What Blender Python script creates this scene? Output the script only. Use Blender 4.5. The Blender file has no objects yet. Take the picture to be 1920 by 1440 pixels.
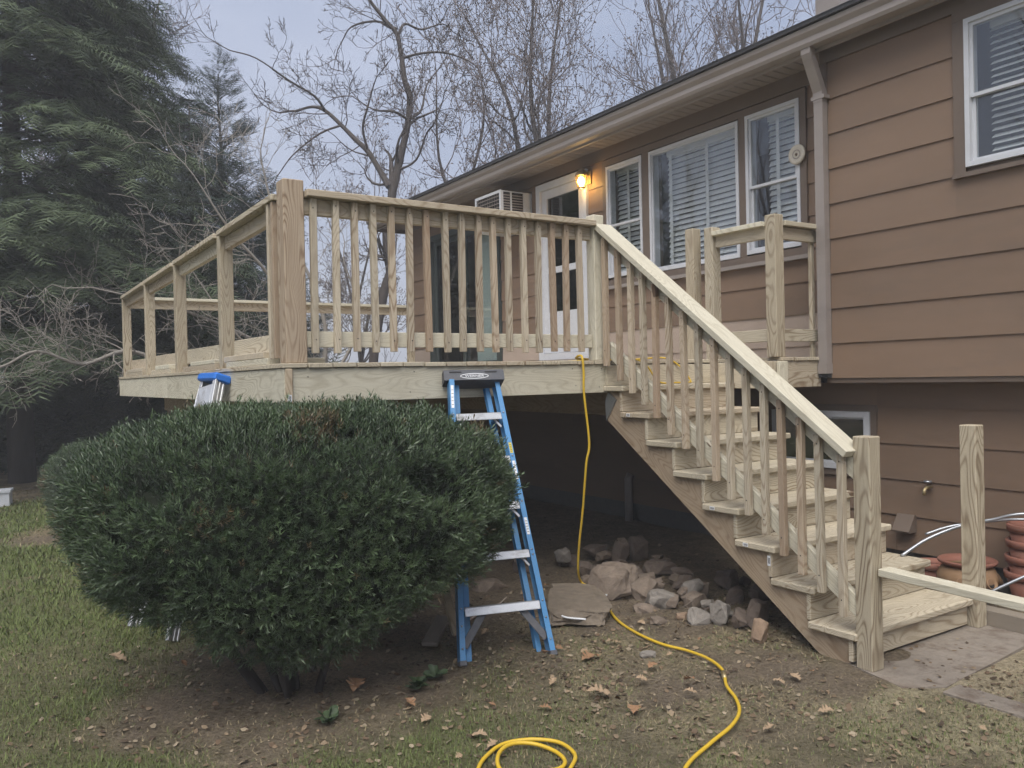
import bpy, bmesh, math, random
import numpy as np
from mathutils import Matrix, Vector, noise as mnoise

random.seed(7)
RNG = np.random.default_rng(11)
SC = bpy.context.scene
COL = SC.collection

# ------------------------------------------------------------------ camera
YAW, PITCH, ROLL, FPX = 0.57223, -0.00808, -0.0220, 1535.22
CAM = Vector((-4.640, -4.414, 1.478))
fw = Vector((math.sin(YAW) * math.cos(PITCH), math.cos(YAW) * math.cos(PITCH), math.sin(PITCH)))
rt = Vector((math.cos(YAW), -math.sin(YAW), 0.0))
up = rt.cross(fw)
r2 = rt * math.cos(ROLL) + up * math.sin(ROLL)
u2 = up * math.cos(ROLL) - rt * math.sin(ROLL)
cam = bpy.data.cameras.new('camera')
cam.sensor_fit = 'HORIZONTAL'
cam.sensor_width = 36.0
cam.lens = 36.0 * FPX / 1920.0
cam.clip_start = 0.05
cam.clip_end = 600.0
camo = bpy.data.objects.new('camera', cam)
COL.objects.link(camo)
camo.matrix_world = Matrix(((r2.x, u2.x, -fw.x, CAM.x), (r2.y, u2.y, -fw.y, CAM.y), (r2.z, u2.z, -fw.z, CAM.z), (0, 0, 0, 1)))
SC.camera = camo

# ------------------------------------------------------------------ world, sun, exposure
SUN_EL, SUN_AZ = math.radians(58), math.radians(222)      # azimuth clockwise from +Y
world = bpy.data.worlds.new('World')
SC.world = world
world.use_nodes = True
wn, wl = world.node_tree.nodes, world.node_tree.links
bg = wn['Background']
sky = wn.new('ShaderNodeTexSky')
sky.sky_type = 'NISHITA'
sky.sun_disc = False
sky.sun_elevation = SUN_EL
sky.sun_rotation = SUN_AZ
sky.dust_density = 3.0
wtc = wn.new('ShaderNodeTexCoord')
wmp = wn.new('ShaderNodeMapping')
wmp.inputs['Scale'].default_value = (1.0, 1.0, 2.6)
wns = wn.new('ShaderNodeTexNoise')
wns.inputs['Scale'].default_value = 2.3
wns.inputs['Detail'].default_value = 5.0
wns.inputs['Roughness'].default_value = 0.5
wrp = wn.new('ShaderNodeValToRGB')
wrp.color_ramp.elements[0].position = 0.32
wrp.color_ramp.elements[0].color = (1.66, 1.98, 2.80, 1)
wrp.color_ramp.elements[1].position = 0.72
wrp.color_ramp.elements[1].color = (2.90, 3.15, 3.90, 1)
wmx = wn.new('ShaderNodeMixRGB')
wmx.inputs['Fac'].default_value = 0.9
wl.new(wtc.outputs['Generated'], wmp.inputs['Vector'])
wl.new(wmp.outputs['Vector'], wns.inputs['Vector'])
wl.new(wns.outputs['Fac'], wrp.inputs['Fac'])
wl.new(sky.outputs['Color'], wmx.inputs['Color1'])
wl.new(wrp.outputs['Color'], wmx.inputs['Color2'])
wl.new(wmx.outputs['Color'], bg.inputs['Color'])
bg.inputs['Strength'].default_value = 0.057
sd = bpy.data.lights.new('sun', 'SUN')
sd.energy = 1.15
sd.angle = math.radians(55)
sd.color = (1.0, 0.965, 0.90)
so = bpy.data.objects.new('sun', sd)
COL.objects.link(so)
sdir = Vector((math.sin(SUN_AZ) * math.cos(SUN_EL), math.cos(SUN_AZ) * math.cos(SUN_EL), math.sin(SUN_EL)))
so.rotation_euler = sdir.to_track_quat('Z', 'Y').to_euler()
so.location = (-6, -8, 20)
SC.view_settings.view_transform = 'Standard'
SC.view_settings.look = 'None'
SC.view_settings.exposure = 1.92
SC.view_settings.gamma = 1.0
SC.view_settings.use_curve_mapping = False
cy = SC.cycles
cy.max_bounces, cy.diffuse_bounces, cy.glossy_bounces, cy.transmission_bounces, cy.transparent_max_bounces, cy.volume_bounces = 5, 2, 2, 2, 10, 0
cy.use_adaptive_sampling = True
cy.adaptive_threshold = 0.03
cy.caustics_reflective = cy.caustics_refractive = False

# ------------------------------------------------------------------ helpers
WM = {}
I4 = Matrix.Identity(4)

def props(o, label=None, cat=None, group=None, kind=None):
    if label: o['label'] = label
    if cat: o['category'] = cat
    if group: o['group'] = group
    if kind: o['kind'] = kind
    return o

def put(o, M, parent=None):
    COL.objects.link(o)
    if parent is not None:
        o.parent = parent
        o.matrix_basis = WM[parent].inverted() @ M
    else:
        o.matrix_basis = M
    WM[o] = M.copy()
    return o

def T(x, y, z): return Matrix.Translation((x, y, z))

def thing(name, label, cat, loc=(0, 0, 0), group=None):
    o = bpy.data.objects.new(name, None)
    o.empty_display_size = 0.1
    put(o, T(*loc))
    return props(o, label, cat, group)

def add(name, verts, faces, mat, parent=None, M=None, origin=None, smooth=False, **kw):
    """mesh with verts in world space; origin = world point that becomes the object's origin"""
    if M is None:
        if origin is None:
            origin = (0, 0, 0) if parent is None else WM[parent].translation
        ox, oy, oz = origin
        verts = [(a - ox, b - oy, c - oz) for a, b, c in verts]
        M = T(ox, oy, oz)
    me = bpy.data.meshes.new(name)
    me.from_pydata(verts, [], faces)
    me.update()
    if mat: me.materials.append(mat)
    if smooth: me.polygons.foreach_set('use_smooth', [True] * len(me.polygons))
    o = bpy.data.objects.new(name, me)
    put(o, M, parent)
    return props(o, **kw) if kw else o

def link_mesh(name, me, M, parent=None, **kw):
    o = bpy.data.objects.new(name, me)
    put(o, M, parent)
    return props(o, **kw) if kw else o

def np_mesh(name, V, F, mat, attr=None):
    """V (n,3), F (m,k) -> mesh; attr: optional (n,3) colour per vertex named Col"""
    me = bpy.data.meshes.new(name)
    n, (m, k) = len(V), F.shape
    me.vertices.add(n)
    me.vertices.foreach_set('co', np.ascontiguousarray(V, dtype=np.float32).ravel())
    me.loops.add(m * k)
    me.loops.foreach_set('vertex_index', np.ascontiguousarray(F, dtype=np.int32).ravel())
    me.polygons.add(m)
    me.polygons.foreach_set('loop_start', np.arange(0, m * k, k, dtype=np.int32))
    me.polygons.foreach_set('loop_total', np.full(m, k, dtype=np.int32))
    if attr is not None:
        a = me.color_attributes.new('Col', 'FLOAT_COLOR', 'POINT')
        c = np.ones((n, 4), np.float32); c[:, :3] = attr
        a.data.foreach_set('color', c.ravel())
    me.update(calc_edges=True)
    if mat: me.materials.append(mat)
    return me

BOXF = [(0, 3, 2, 1), (4, 5, 6, 7), (0, 1, 5, 4), (1, 2, 6, 5), (2, 3, 7, 6), (3, 0, 4, 7)]
class MB:
    """collects boxes and prisms in world space"""
    def __init__(s): s.v, s.f = [], []
    def box(s, x0, x1, y0, y1, z0, z1):
        n = len(s.v)
        s.v += [(x0, y0, z0), (x1, y0, z0), (x1, y1, z0), (x0, y1, z0), (x0, y0, z1), (x1, y0, z1), (x1, y1, z1), (x0, y1, z1)]
        s.f += [tuple(i + n for i in f) for f in BOXF]
        return s
    def ring(s, x0, x1, y0, y1, z0, z1, w, wb=None, wt=None):
        """rectangular frame in the YZ plane"""
        wb = w if wb is None else wb; wt = w if wt is None else wt
        n = len(s.v)
        for x in (x0, x1):
            s.v += [(x, y0, z0), (x, y1, z0), (x, y1, z1), (x, y0, z1), (x, y0 + w, z0 + wb), (x, y1 - w, z0 + wb), (x, y1 - w, z1 - wt), (x, y0 + w, z1 - wt)]
        for i in range(4):
            j = (i + 1) % 4
            s.f += [tuple(n + q for q in t) for t in ((i, 4 + i, 4 + j, j), (8 + i, 8 + j, 12 + j, 12 + i), (i, j, 8 + j, 8 + i), (4 + i, 12 + i, 12 + j, 4 + j))]
        return s
    def prism(s, pts, axis, a0, a1):
        """closed polygon pts (2D) extruded along axis ('x': pts=(y,z), 'y': pts=(x,z), 'z': pts=(x,y))"""
        n, k = len(s.v), len(pts)
        for a in (a0, a1):
            for p, q in pts:
                s.v.append((a, p, q) if axis == 'x' else (p, a, q) if axis == 'y' else (p, q, a))
        s.f.append(tuple(n + i for i in range(k))[::-1]); s.f.append(tuple(n + k + i for i in range(k)))
        for i in range(k):
            j = (i + 1) % k
            s.f.append((n + i, n + j, n + k + j, n + k + i))
        return s
    def build(s, name, mat, parent=None, origin=None, M=None, **kw):
        if M is not None:
            Mi = M.inverted(); s.v = [tuple(Mi @ Vector(q)) for q in s.v]
        o = add(name, s.v, s.f, mat, parent, M=M, origin=origin, **kw)
        bm = bmesh.new(); bm.from_mesh(o.data)
        bmesh.ops.recalc_face_normals(bm, faces=bm.faces)
        bm.to_mesh(o.data); bm.free()
        return o

_boxes = {}
def box_mesh(L, w, t, mat, bev=0.003):
    key = (round(L, 3), round(w, 4), round(t, 4), mat.name, bev)
    if key not in _boxes:
        bm = bmesh.new()
        bmesh.ops.create_cube(bm, size=1.0, matrix=Matrix.Diagonal((L, w, t, 1)))
        if bev: bmesh.ops.bevel(bm, geom=bm.edges[:], offset=bev, segments=1, affect='EDGES')
        me = bpy.data.meshes.new('board_mesh')
        bm.to_mesh(me); bm.free()
        me.materials.append(mat)
        _boxes[key] = me
    return _boxes[key]

def frame(a, b, upv):
    a, b = Vector(a), Vector(b)
    x = (b - a).normalized()
    z = Vector(upv); z = (z - x * z.dot(x)).normalized()
    y = z.cross(x)
    c = (a + b) / 2
    return Matrix(((x.x, y.x, z.x, c.x), (x.y, y.y, z.y, c.y), (x.z, y.z, z.z, c.z), (0, 0, 0, 1))), (b - a).length

def board(name, a, b, w, t, mat, parent=None, upv=(0, 0, 1), bev=0.003, **kw):
    """long axis a-b (grain), thickness t along upv, width w across"""
    M, L = frame(a, b, upv)
    return link_mesh(name, box_mesh(L, w, t, mat, bev), M, parent, **kw)

def tube_np(P, R, k=8, closed_ends=True):
    P = np.asarray(P, float); n = len(P)
    R = np.full(n, R) if np.isscalar(R) else np.asarray(R, float)
    t = np.gradient(P, axis=0); t /= np.linalg.norm(t, axis=1)[:, None] + 1e-9
    nrm = np.zeros_like(P); ref = np.array([0, 0, 1.0])
    if abs(t[0] @ ref) > 0.9: ref = np.array([1.0, 0, 0])
    cur = ref - t[0] * (ref @ t[0])
    for i in range(n):
        cur = cur - t[i] * (cur @ t[i]); cur /= np.linalg.norm(cur) + 1e-9
        nrm[i] = cur
    bn = np.cross(t, nrm)
    a = np.arange(k) * 2 * math.pi / k
    V = P[:, None, :] + R[:, None, None] * (np.cos(a)[None, :, None] * nrm[:, None, :] + np.sin(a)[None, :, None] * bn[:, None, :])
    V = V.reshape(-1, 3)
    F = []
    for i in range(n - 1):
        for j in range(k):
            q = (j + 1) % k
            F.append((i * k + j, i * k + q, (i + 1) * k + q, (i + 1) * k + j))
    F = [tuple(f) for f in F]
    if closed_ends:
        F.append(tuple(range(k))[::-1]); F.append(tuple((n - 1) * k + j for j in range(k)))
    return [tuple(v) for v in V.tolist()], F

def tube(name, P, R, mat, parent=None, k=8, origin=None, **kw):
    V, F = tube_np(P, R, k)
    return add(name, V, F, mat, parent, origin=origin, smooth=True, **kw)

def spline(P, n=8):
    P = np.asarray(P, float)
    Q = np.vstack([2 * P[0] - P[1], P, 2 * P[-1] - P[-2]])
    out = []
    for i in range(1, len(Q) - 2):
        for s in np.linspace(0, 1, n, endpoint=False):
            a, b, c, d = Q[i - 1], Q[i], Q[i + 1], Q[i + 2]
            out.append(0.5 * (2 * b + (c - a) * s + (2 * a - 5 * b + 4 * c - d) * s * s + (3 * b - a - 3 * c + d) * s ** 3))
    out.append(P[-1])
    return np.array(out)

def lathe(name, prof, mat, parent=None, M=None, k=24, **kw):
    """prof: list of (r, z) in local space, rotated about Z"""
    V, F = [], []
    for r, z in prof:
        for j in range(k):
            a = 2 * math.pi * j / k
            V.append((r * math.cos(a), r * math.sin(a), z))
    for i in range(len(prof) - 1):
        for j in range(k):
            q = (j + 1) % k
            F.append((i * k + j, i * k + q, (i + 1) * k + q, (i + 1) * k + j))
    return add(name, V, F, mat, parent, M=M, smooth=True, **kw)

# ------------------------------------------------------------------ materials
def newmat(name):
    m = bpy.data.materials.new(name); m.use_nodes = True
    nt = m.node_tree
    return m, nt.nodes, nt.links, nt.nodes['Principled BSDF']

def N(nodes, typ, **ins):
    n = nodes.new(typ)
    for k, v in ins.items(): n.inputs[k.replace('_', ' ')].default_value = v
    return n

def mathn(nodes, links, op, a, b=None, c=None, clamp=False):
    n = nodes.new('ShaderNodeMath'); n.operation = op; n.use_clamp = clamp
    for i, q in enumerate((a, b, c)):
        if q is None: continue
        if isinstance(q, (int, float)): n.inputs[i].default_value = q
        else: links.new(q, n.inputs[i])
    return n.outputs[0]

def mix(nodes, links, fac, a, b, mode='MIX'):
    n = nodes.new('ShaderNodeMixRGB'); n.blend_type = mode
    for i, q in enumerate((fac, a, b)):
        if isinstance(q, (int, float)): n.inputs[i].default_value = q
        elif isinstance(q, tuple): n.inputs[i].default_value = (*q, 1)
        else: links.new(q, n.inputs[i])
    return n.outputs[0]

def objcoord(nodes, links, scale, jitter=True):
    tc = nodes.new('ShaderNodeTexCoord')
    v = tc.outputs['Object']
    oi = nodes.new('ShaderNodeObjectInfo')
    if jitter:
        cx = nodes.new('ShaderNodeCombineXYZ')
        for i, k in enumerate((57.0, 91.0, 33.0)):
            links.new(mathn(nodes, links, 'MULTIPLY', oi.outputs['Random'], k), cx.inputs[i])
        va = nodes.new('ShaderNodeVectorMath'); va.operation = 'ADD'
        links.new(v, va.inputs[0]); links.new(cx.outputs[0], va.inputs[1]); v = va.outputs[0]
    mp = nodes.new('ShaderNodeMapping'); mp.inputs['Scale'].default_value = scale
    links.new(v, mp.inputs['Vector'])
    return mp.outputs[0], v, oi.outputs['Random']

def wood(name, light, dark, rings=150.0, amt=0.75, knot=1.0, rough=0.78, vary=0.22, pink=0.25):
    m, nd, lk, bs = newmat(name)
    v1, raw, rnd = objcoord(nd, lk, (1.35, 6.5, 6.5))
    # knots
    mk = nd.new('ShaderNodeMapping'); mk.inputs['Scale'].default_value = (2.0, 6.0, 2.2); lk.new(raw, mk.inputs['Vector'])
    vo = nd.new('ShaderNodeTexVoronoi'); vo.inputs['Scale'].default_value = 1.0
    lk.new(mk.outputs[0], vo.inputs['Vector'])
    sep = nd.new('ShaderNodeSeparateColor'); lk.new(vo.outputs['Color'], sep.inputs[0])
    has = mathn(nd, lk, 'LESS_THAN', sep.outputs[0], 0.42 * knot)
    near = mathn(nd, lk, 'MULTIPLY', mathn(nd, lk, 'SUBTRACT', 0.42, vo.outputs['Distance'], clamp=True), has)
    n1 = N(nd, 'ShaderNodeTexNoise', Scale=1.0, Detail=1.3, Roughness=0.42)
    lk.new(v1, n1.inputs['Vector'])
    val = mathn(nd, lk, 'ADD', n1.outputs['Fac'], mathn(nd, lk, 'MULTIPLY', near, 0.35))
    s = mathn(nd, lk, 'SINE', mathn(nd, lk, 'MULTIPLY', val, rings))
    ring = mathn(nd, lk, 'POWER', mathn(nd, lk, 'MULTIPLY_ADD', s, 0.5, 0.5), 3.2)
    # broad tone and fibre
    n2 = N(nd, 'ShaderNodeTexNoise', Scale=1.0, Detail=2.0, Roughness=0.5)
    m2 = nd.new('ShaderNodeMapping'); m2.inputs['Scale'].default_value = (1.3, 9, 9); lk.new(raw, m2.inputs['Vector']); lk.new(m2.outputs[0], n2.inputs['Vector'])
    n3 = N(nd, 'ShaderNodeTexNoise', Scale=1.0, Detail=3.0, Roughness=0.6)
    m3 = nd.new('ShaderNodeMapping'); m3.inputs['Scale'].default_value = (5, 170, 170); lk.new(raw, m3.inputs['Vector']); lk.new(m3.outputs[0], n3.inputs['Vector'])
    zone = mathn(nd, lk, 'MULTIPLY', ring, mathn(nd, lk, 'MULTIPLY_ADD', n2.outputs['Fac'], 1.6, -0.25, clamp=True))
    fac = mathn(nd, lk, 'ADD', mathn(nd, lk, 'MULTIPLY', zone, mathn(nd, lk, 'MULTIPLY_ADD', mathn(nd, lk, 'FRACT', mathn(nd, lk, 'MULTIPLY', rnd, 13.7)), amt * 0.85, amt * 0.5)), mathn(nd, lk, 'MULTIPLY', mathn(nd, lk, 'SUBTRACT', n3.outputs['Fac'], 0.42), 0.55), clamp=True)
    col = mix(nd, lk, fac, light, dark)
    # per-board tone
    r1 = mathn(nd, lk, 'FRACT', mathn(nd, lk, 'MULTIPLY', rnd, 7.31))
    r3 = mathn(nd, lk, 'FRACT', mathn(nd, lk, 'MULTIPLY', rnd, 23.7))
    warm = mix(nd, lk, mathn(nd, lk, 'MULTIPLY', mathn(nd, lk, 'POWER', r3, 2.2), pink), col, (0.34, 0.205, 0.125), 'MIX')
    hsv = nd.new('ShaderNodeHueSaturation')
    lk.new(mathn(nd, lk, 'MULTIPLY_ADD', r1, vary, 1.0 - vary * 0.5), hsv.inputs['Value'])
    lk.new(warm, hsv.inputs['Color'])
    kn = mathn(nd, lk, 'MULTIPLY', mathn(nd, lk, 'LESS_THAN', vo.outputs['Distance'], mathn(nd, lk, 'MULTIPLY_ADD', sep.outputs[1], 0.09, 0.035)), has)
    # grime streaks
    n4 = N(nd, 'ShaderNodeTexNoise', Scale=1.0, Detail=4.0, Roughness=0.65)
    m4 = nd.new('ShaderNodeMapping'); m4.inputs['Scale'].default_value = (3.0, 14, 14); lk.new(raw, m4.inputs['Vector']); lk.new(m4.outputs[0], n4.inputs['Vector'])
    gr = mathn(nd, lk, 'MULTIPLY', mathn(nd, lk, 'SUBTRACT', n4.outputs['Fac'], 0.52, clamp=True), 1.6, clamp=True)
    c2 = mix(nd, lk, gr, hsv.outputs[0], tuple(d * 0.8 for d in dark))
    c3 = mix(nd, lk, mathn(nd, lk, 'MULTIPLY', kn, 0.8), c2, (0.085, 0.045, 0.025))
    lk.new(c3, bs.inputs['Base Color'])
    bs.inputs['Roughness'].default_value = rough
    bs.inputs['Specular IOR Level'].default_value = 0.25
    bp = nd.new('ShaderNodeBump'); bp.inputs['Strength'].default_value = 0.25; bp.inputs['Distance'].default_value = 0.002
    lk.new(mathn(nd, lk, 'ADD', n3.outputs['Fac'], mathn(nd, lk, 'MULTIPLY', ring, -0.5)), bp.inputs['Height'])
    lk.new(bp.outputs[0], bs.inputs['Normal'])
    return m

def plain(name, col, rough=0.6, metal=0.0, spec=0.4, nscale=30.0, namt=0.15, bump=0.0, stretch=(1, 1, 1), dirt=None, dirt_amt=0.0, vary=0.0):
    m, nd, lk, bs = newmat(name)
    v1, raw, rnd = objcoord(nd, lk, stretch)
    n1 = N(nd, 'ShaderNodeTexNoise', Scale=nscale, Detail=4.0, Roughness=0.6); lk.new(v1, n1.inputs['Vector'])
    n2 = N(nd, 'ShaderNodeTexNoise', Scale=nscale * 0.12, Detail=3.0, Roughness=0.55); lk.new(v1, n2.inputs['Vector'])
    f = mathn(nd, lk, 'ADD', mathn(nd, lk, 'MULTIPLY', n1.outputs['Fac'], 0.6), mathn(nd, lk, 'MULTIPLY', n2.outputs['Fac'], 0.4))
    lo = tuple(max(0, c * (1 - namt * 1.6)) for c in col); hi = tuple(min(1, c * (1 + namt * 1.6)) for c in col)
    c = mix(nd, lk, f, lo, hi)
    if dirt:
        n3 = N(nd, 'ShaderNodeTexNoise', Scale=nscale * 0.3, Detail=6.0, Roughness=0.7); lk.new(v1, n3.inputs['Vector'])
        d = mathn(nd, lk, 'MULTIPLY', mathn(nd, lk, 'SUBTRACT', n3.outputs['Fac'], 0.5, clamp=True), 4.0 * dirt_amt, clamp=True)
        c = mix(nd, lk, d, c, dirt)
    if vary:
        hv = nd.new('ShaderNodeHueSaturation'); lk.new(c, hv.inputs['Color'])
        lk.new(mathn(nd, lk, 'MULTIPLY_ADD', rnd, vary, 1.0 - vary / 2), hv.inputs['Value']); c = hv.outputs[0]
    lk.new(c, bs.inputs['Base Color'])
    bs.inputs['Roughness'].default_value = rough
    bs.inputs['Metallic'].default_value = metal
    bs.inputs['Specular IOR Level'].default_value = spec
    if bump:
        bp = nd.new('ShaderNodeBump'); bp.inputs['Strength'].default_value = bump; bp.inputs['Distance'].default_value = 0.014 if bump >= 0.75 else 0.004
        lk.new(n1.outputs['Fac'], bp.inputs['Height']); lk.new(bp.outputs[0], bs.inputs['Normal'])
    return m

def foliage(name, c0, c1, rough=0.6, trans=0.0, spec=0.25):
    """leaf material: colour per vertex attribute 'Col' (0..1 mixes tones)"""
    m, nd, lk, bs = newmat(name)
    at = nd.new('ShaderNodeAttribute'); at.attribute_name = 'Col'
    sp = nd.new('ShaderNodeSeparateColor'); lk.new(at.outputs['Color'], sp.inputs[0])
    base = mix(nd, lk, sp.outputs[0], c0, c1)
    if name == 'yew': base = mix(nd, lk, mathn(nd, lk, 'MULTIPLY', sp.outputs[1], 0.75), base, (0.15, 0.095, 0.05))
    lk.new(base, bs.inputs['Base Color'])
    bs.inputs['Roughness'].default_value = rough
    bs.inputs['Specular IOR Level'].default_value = spec
    return m

def vcol(name, rough=0.9, spec=0.1):
    m, nd, lk, bs = newmat(name)
    at = nd.new('ShaderNodeAttribute'); at.attribute_name = 'Col'
    lk.new(at.outputs['Color'], bs.inputs['Base Color'])
    bs.inputs['Roughness'].default_value = rough
    bs.inputs['Specular IOR Level'].default_value = spec
    return m

def glass(name, tint=(0.9, 0.95, 0.95), refl=0.05):
    m = bpy.data.materials.new(name); m.use_nodes = True
    nd, lk = m.node_tree.nodes, m.node_tree.links
    nd.remove(nd['Principled BSDF'])
    out = nd['Material Output']
    tr = nd.new('ShaderNodeBsdfTransparent'); tr.inputs[0].default_value = (*tint, 1)
    gl = nd.new('ShaderNodeBsdfGlossy'); gl.inputs['Roughness'].default_value = 0.015; gl.inputs[0].default_value = (0.95, 0.95, 0.95, 1)
    lw = nd.new('ShaderNodeLayerWeight'); lw.inputs['Blend'].default_value = 0.5
    fr = nd.new('ShaderNodeMath'); fr.operation = 'MULTIPLY_ADD'; fr.inputs[1].default_value = 0.9; fr.inputs[2].default_value = refl
    pw = nd.new('ShaderNodeMath'); pw.operation = 'POWER'; pw.inputs[1].default_value = 4.5
    lk.new(lw.outputs['Facing'], pw.inputs[0]); lk.new(pw.outputs[0], fr.inputs[0])
    ms = nd.new('ShaderNodeMixShader')
    lk.new(fr.outputs[0], ms.inputs[0]); lk.new(tr.outputs[0], ms.inputs[1]); lk.new(gl.outputs[0], ms.inputs[2])
    lk.new(ms.outputs[0], out.inputs['Surface'])
    return m

M_ = {}
M_['pine'] = wood('pine', (0.53, 0.475, 0.365), (0.24, 0.182, 0.118), amt=1.0)
M_['pine_pale'] = wood('pine_pale', (0.61, 0.57, 0.455), (0.35, 0.30, 0.21), amt=0.8, pink=0.05)
M_['pine_warm'] = wood('pine_warm', (0.52, 0.455, 0.35), (0.235, 0.172, 0.112), amt=1.0, pink=0.6, vary=0.3)
M_['pine_brown'] = wood('pine_brown', (0.46, 0.385, 0.28), (0.23, 0.17, 0.11), amt=1.0, pink=0.3)
M_['pine_post'] = wood('pine_post', (0.475, 0.412, 0.305), (0.20, 0.148, 0.095), amt=1.1, pink=0.1)
M_['post_old'] = wood('post_old', (0.45, 0.365, 0.27), (0.20, 0.135, 0.085), amt=1.2, pink=0.1)
M_['siding'] = plain('siding', (0.222, 0.150, 0.103), rough=0.55, spec=0.35, vary=0.16, nscale=9, namt=0.13, bump=0.12, stretch=(1, 0.25, 1), dirt=(0.16, 0.118, 0.09), dirt_amt=0.6)
M_['trim'] = plain('trim', (0.165, 0.125, 0.098), rough=0.55, nscale=12, namt=0.1, bump=0.1)
M_['beige'] = plain('beige', (0.42, 0.335, 0.275), rough=0.7, nscale=10, namt=0.08, stretch=(1, .3, 1), dirt=(0.27, 0.21, 0.165), dirt_amt=0.4)
M_['gutter'] = plain('gutter', (0.30, 0.262, 0.24), rough=0.5, nscale=14, namt=0.08, stretch=(1, .2, 1), dirt=(0.15, 0.13, 0.12), dirt_amt=0.4)
M_['soffit'] = plain('soffit', (0.26, 0.225, 0.205), rough=0.6, nscale=10, namt=0.07)
M_['shingle'] = plain('shingle', (0.055, 0.055, 0.06), rough=0.95, nscale=60, namt=0.35, bump=0.4)
M_['white'] = plain('white', (0.62, 0.63, 0.66), rough=0.45, nscale=14, namt=0.05, dirt=(0.40, 0.39, 0.38), dirt_amt=0.35)
M_['blind'] = plain('blind', (0.66, 0.655, 0.63), rough=0.6, nscale=10, namt=0.03)
M_['green_blind'] = plain('green_blind', (0.45, 0.52, 0.47), rough=0.6, nscale=10, namt=0.04)
M_['dark'] = plain('dark', (0.018, 0.018, 0.02), rough=0.9, nscale=4, namt=0.1)
M_['slider'] = plain('slider', (0.05, 0.062, 0.06), rough=0.5, nscale=10, namt=0.1)
M_['foundation'] = plain('foundation', (0.12, 0.115, 0.11), rough=0.95, nscale=25, namt=0.2, bump=0.5)
M_['glass'] = glass('glass', (0.93, 0.95, 0.96), 0.085)
M_['glass_dim'] = glass('glass_dim', (0.62, 0.65, 0.66), 0.085)
M_['blue'] = plain('ladder_blue', (0.07, 0.235, 0.47), rough=0.42, nscale=30, namt=0.08, dirt=(0.15, 0.25, 0.38), dirt_amt=0.5)
M_['alu'] = plain('aluminium', (0.60, 0.61, 0.63), rough=0.45, metal=0.6, nscale=40, namt=0.14, stretch=(.4, 1, 1), dirt=(0.26, 0.24, 0.22), dirt_amt=1.1)
M_['grey_plastic'] = plain('grey_plastic', (0.085, 0.088, 0.10), rough=0.55, nscale=40, namt=0.12, dirt=(0.22, 0.20, 0.19), dirt_amt=0.35)
M_['print_white'] = plain('print_white', (0.75, 0.76, 0.78), rough=0.6, namt=0.05)
M_['hose'] = plain('hose_yellow', (0.62, 0.41, 0.035), rough=0.4, nscale=30, namt=0.1, dirt=(0.35, 0.23, 0.05), dirt_amt=0.35)
M_['brass'] = plain('brass', (0.45, 0.36, 0.2), rough=0.4, metal=0.7)
M_['rock'] = plain('rock', (0.19, 0.15, 0.118), rough=0.92, nscale=22, namt=0.5, bump=0.8, dirt=(0.12, 0.09, 0.07), dirt_amt=0.7)
M_['rock_grey'] = plain('rock_grey', (0.21, 0.188, 0.165), rough=0.92, nscale=22, namt=0.5, bump=0.8, dirt=(0.16, 0.12, 0.09), dirt_amt=0.6)
M_['rock_dark'] = plain('rock_dark', (0.135, 0.105, 0.085), rough=0.95, nscale=22, namt=0.5, bump=0.8)
M_['rock_tan'] = plain('rock_tan', (0.25, 0.175, 0.12), rough=0.92, nscale=22, namt=0.4, bump=0.6)
M_['slab_stone'] = plain('slab_stone', (0.17, 0.138, 0.105), rough=0.95, nscale=18, namt=0.5, bump=0.9, dirt=(0.11, 0.085, 0.065), dirt_amt=0.8)
M_['concrete'] = plain('concrete', (0.245, 0.21, 0.175), rough=0.97, nscale=22, namt=0.28, bump=0.9, dirt=(0.13, 0.095, 0.072), dirt_amt=1.3)
M_['old_timber'] = plain('old_timber', (0.24, 0.205, 0.165), rough=0.95, nscale=14, namt=0.25, bump=0.6, stretch=(.15, 1, 1))
M_['terracotta'] = plain('terracotta', (0.29, 0.125, 0.088), rough=0.7, nscale=10, namt=0.15, dirt=(0.25, 0.15, 0.11), dirt_amt=0.6)
M_['jar'] = plain('jar_clay', (0.36, 0.22, 0.12), rough=0.75, nscale=10, namt=0.15, dirt=(0.20, 0.13, 0.09), dirt_amt=0.6)
M_['steel'] = plain('steel', (0.42, 0.44, 0.47), rough=0.35, metal=0.8, nscale=40, namt=0.12)
M_['black'] = plain('black', (0.015, 0.015, 0.016), rough=0.6)
M_['bark'] = plain('bark', (0.085, 0.072, 0.066), rough=0.95, nscale=18, namt=0.3, bump=0.8, stretch=(1, 1, .3))
M_['bark_dark'] = plain('bark_dark', (0.05, 0.042, 0.038), rough=0.95, nscale=18, namt=0.3, bump=0.8, stretch=(1, 1, .3))
M_['twig'] = plain('twig', (0.095, 0.078, 0.075), rough=0.9, nscale=5, namt=0.2)
M_['twig_pale'] = plain('twig_pale', (0.27, 0.245, 0.215), rough=0.9, nscale=5, namt=0.2)
M_['twig_red'] = plain('twig_red', (0.17, 0.135, 0.125), rough=0.9, nscale=5, namt=0.2)  # lightened tone imitates distant crowns fading in misty air
M_['box_white'] = plain('box_white', (0.68, 0.70, 0.74), rough=0.5, namt=0.06)
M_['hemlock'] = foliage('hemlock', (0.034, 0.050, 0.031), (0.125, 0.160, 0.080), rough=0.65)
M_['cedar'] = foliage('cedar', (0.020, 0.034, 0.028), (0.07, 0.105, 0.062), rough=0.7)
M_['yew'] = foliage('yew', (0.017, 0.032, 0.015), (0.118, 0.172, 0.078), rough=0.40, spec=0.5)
M_['grass'] = vcol('grass_blades', rough=0.75, spec=0.15)
M_['leaf'] = plain('oak_leaf', (0.27, 0.155, 0.085), rough=0.8, nscale=25, namt=0.2)
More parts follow.
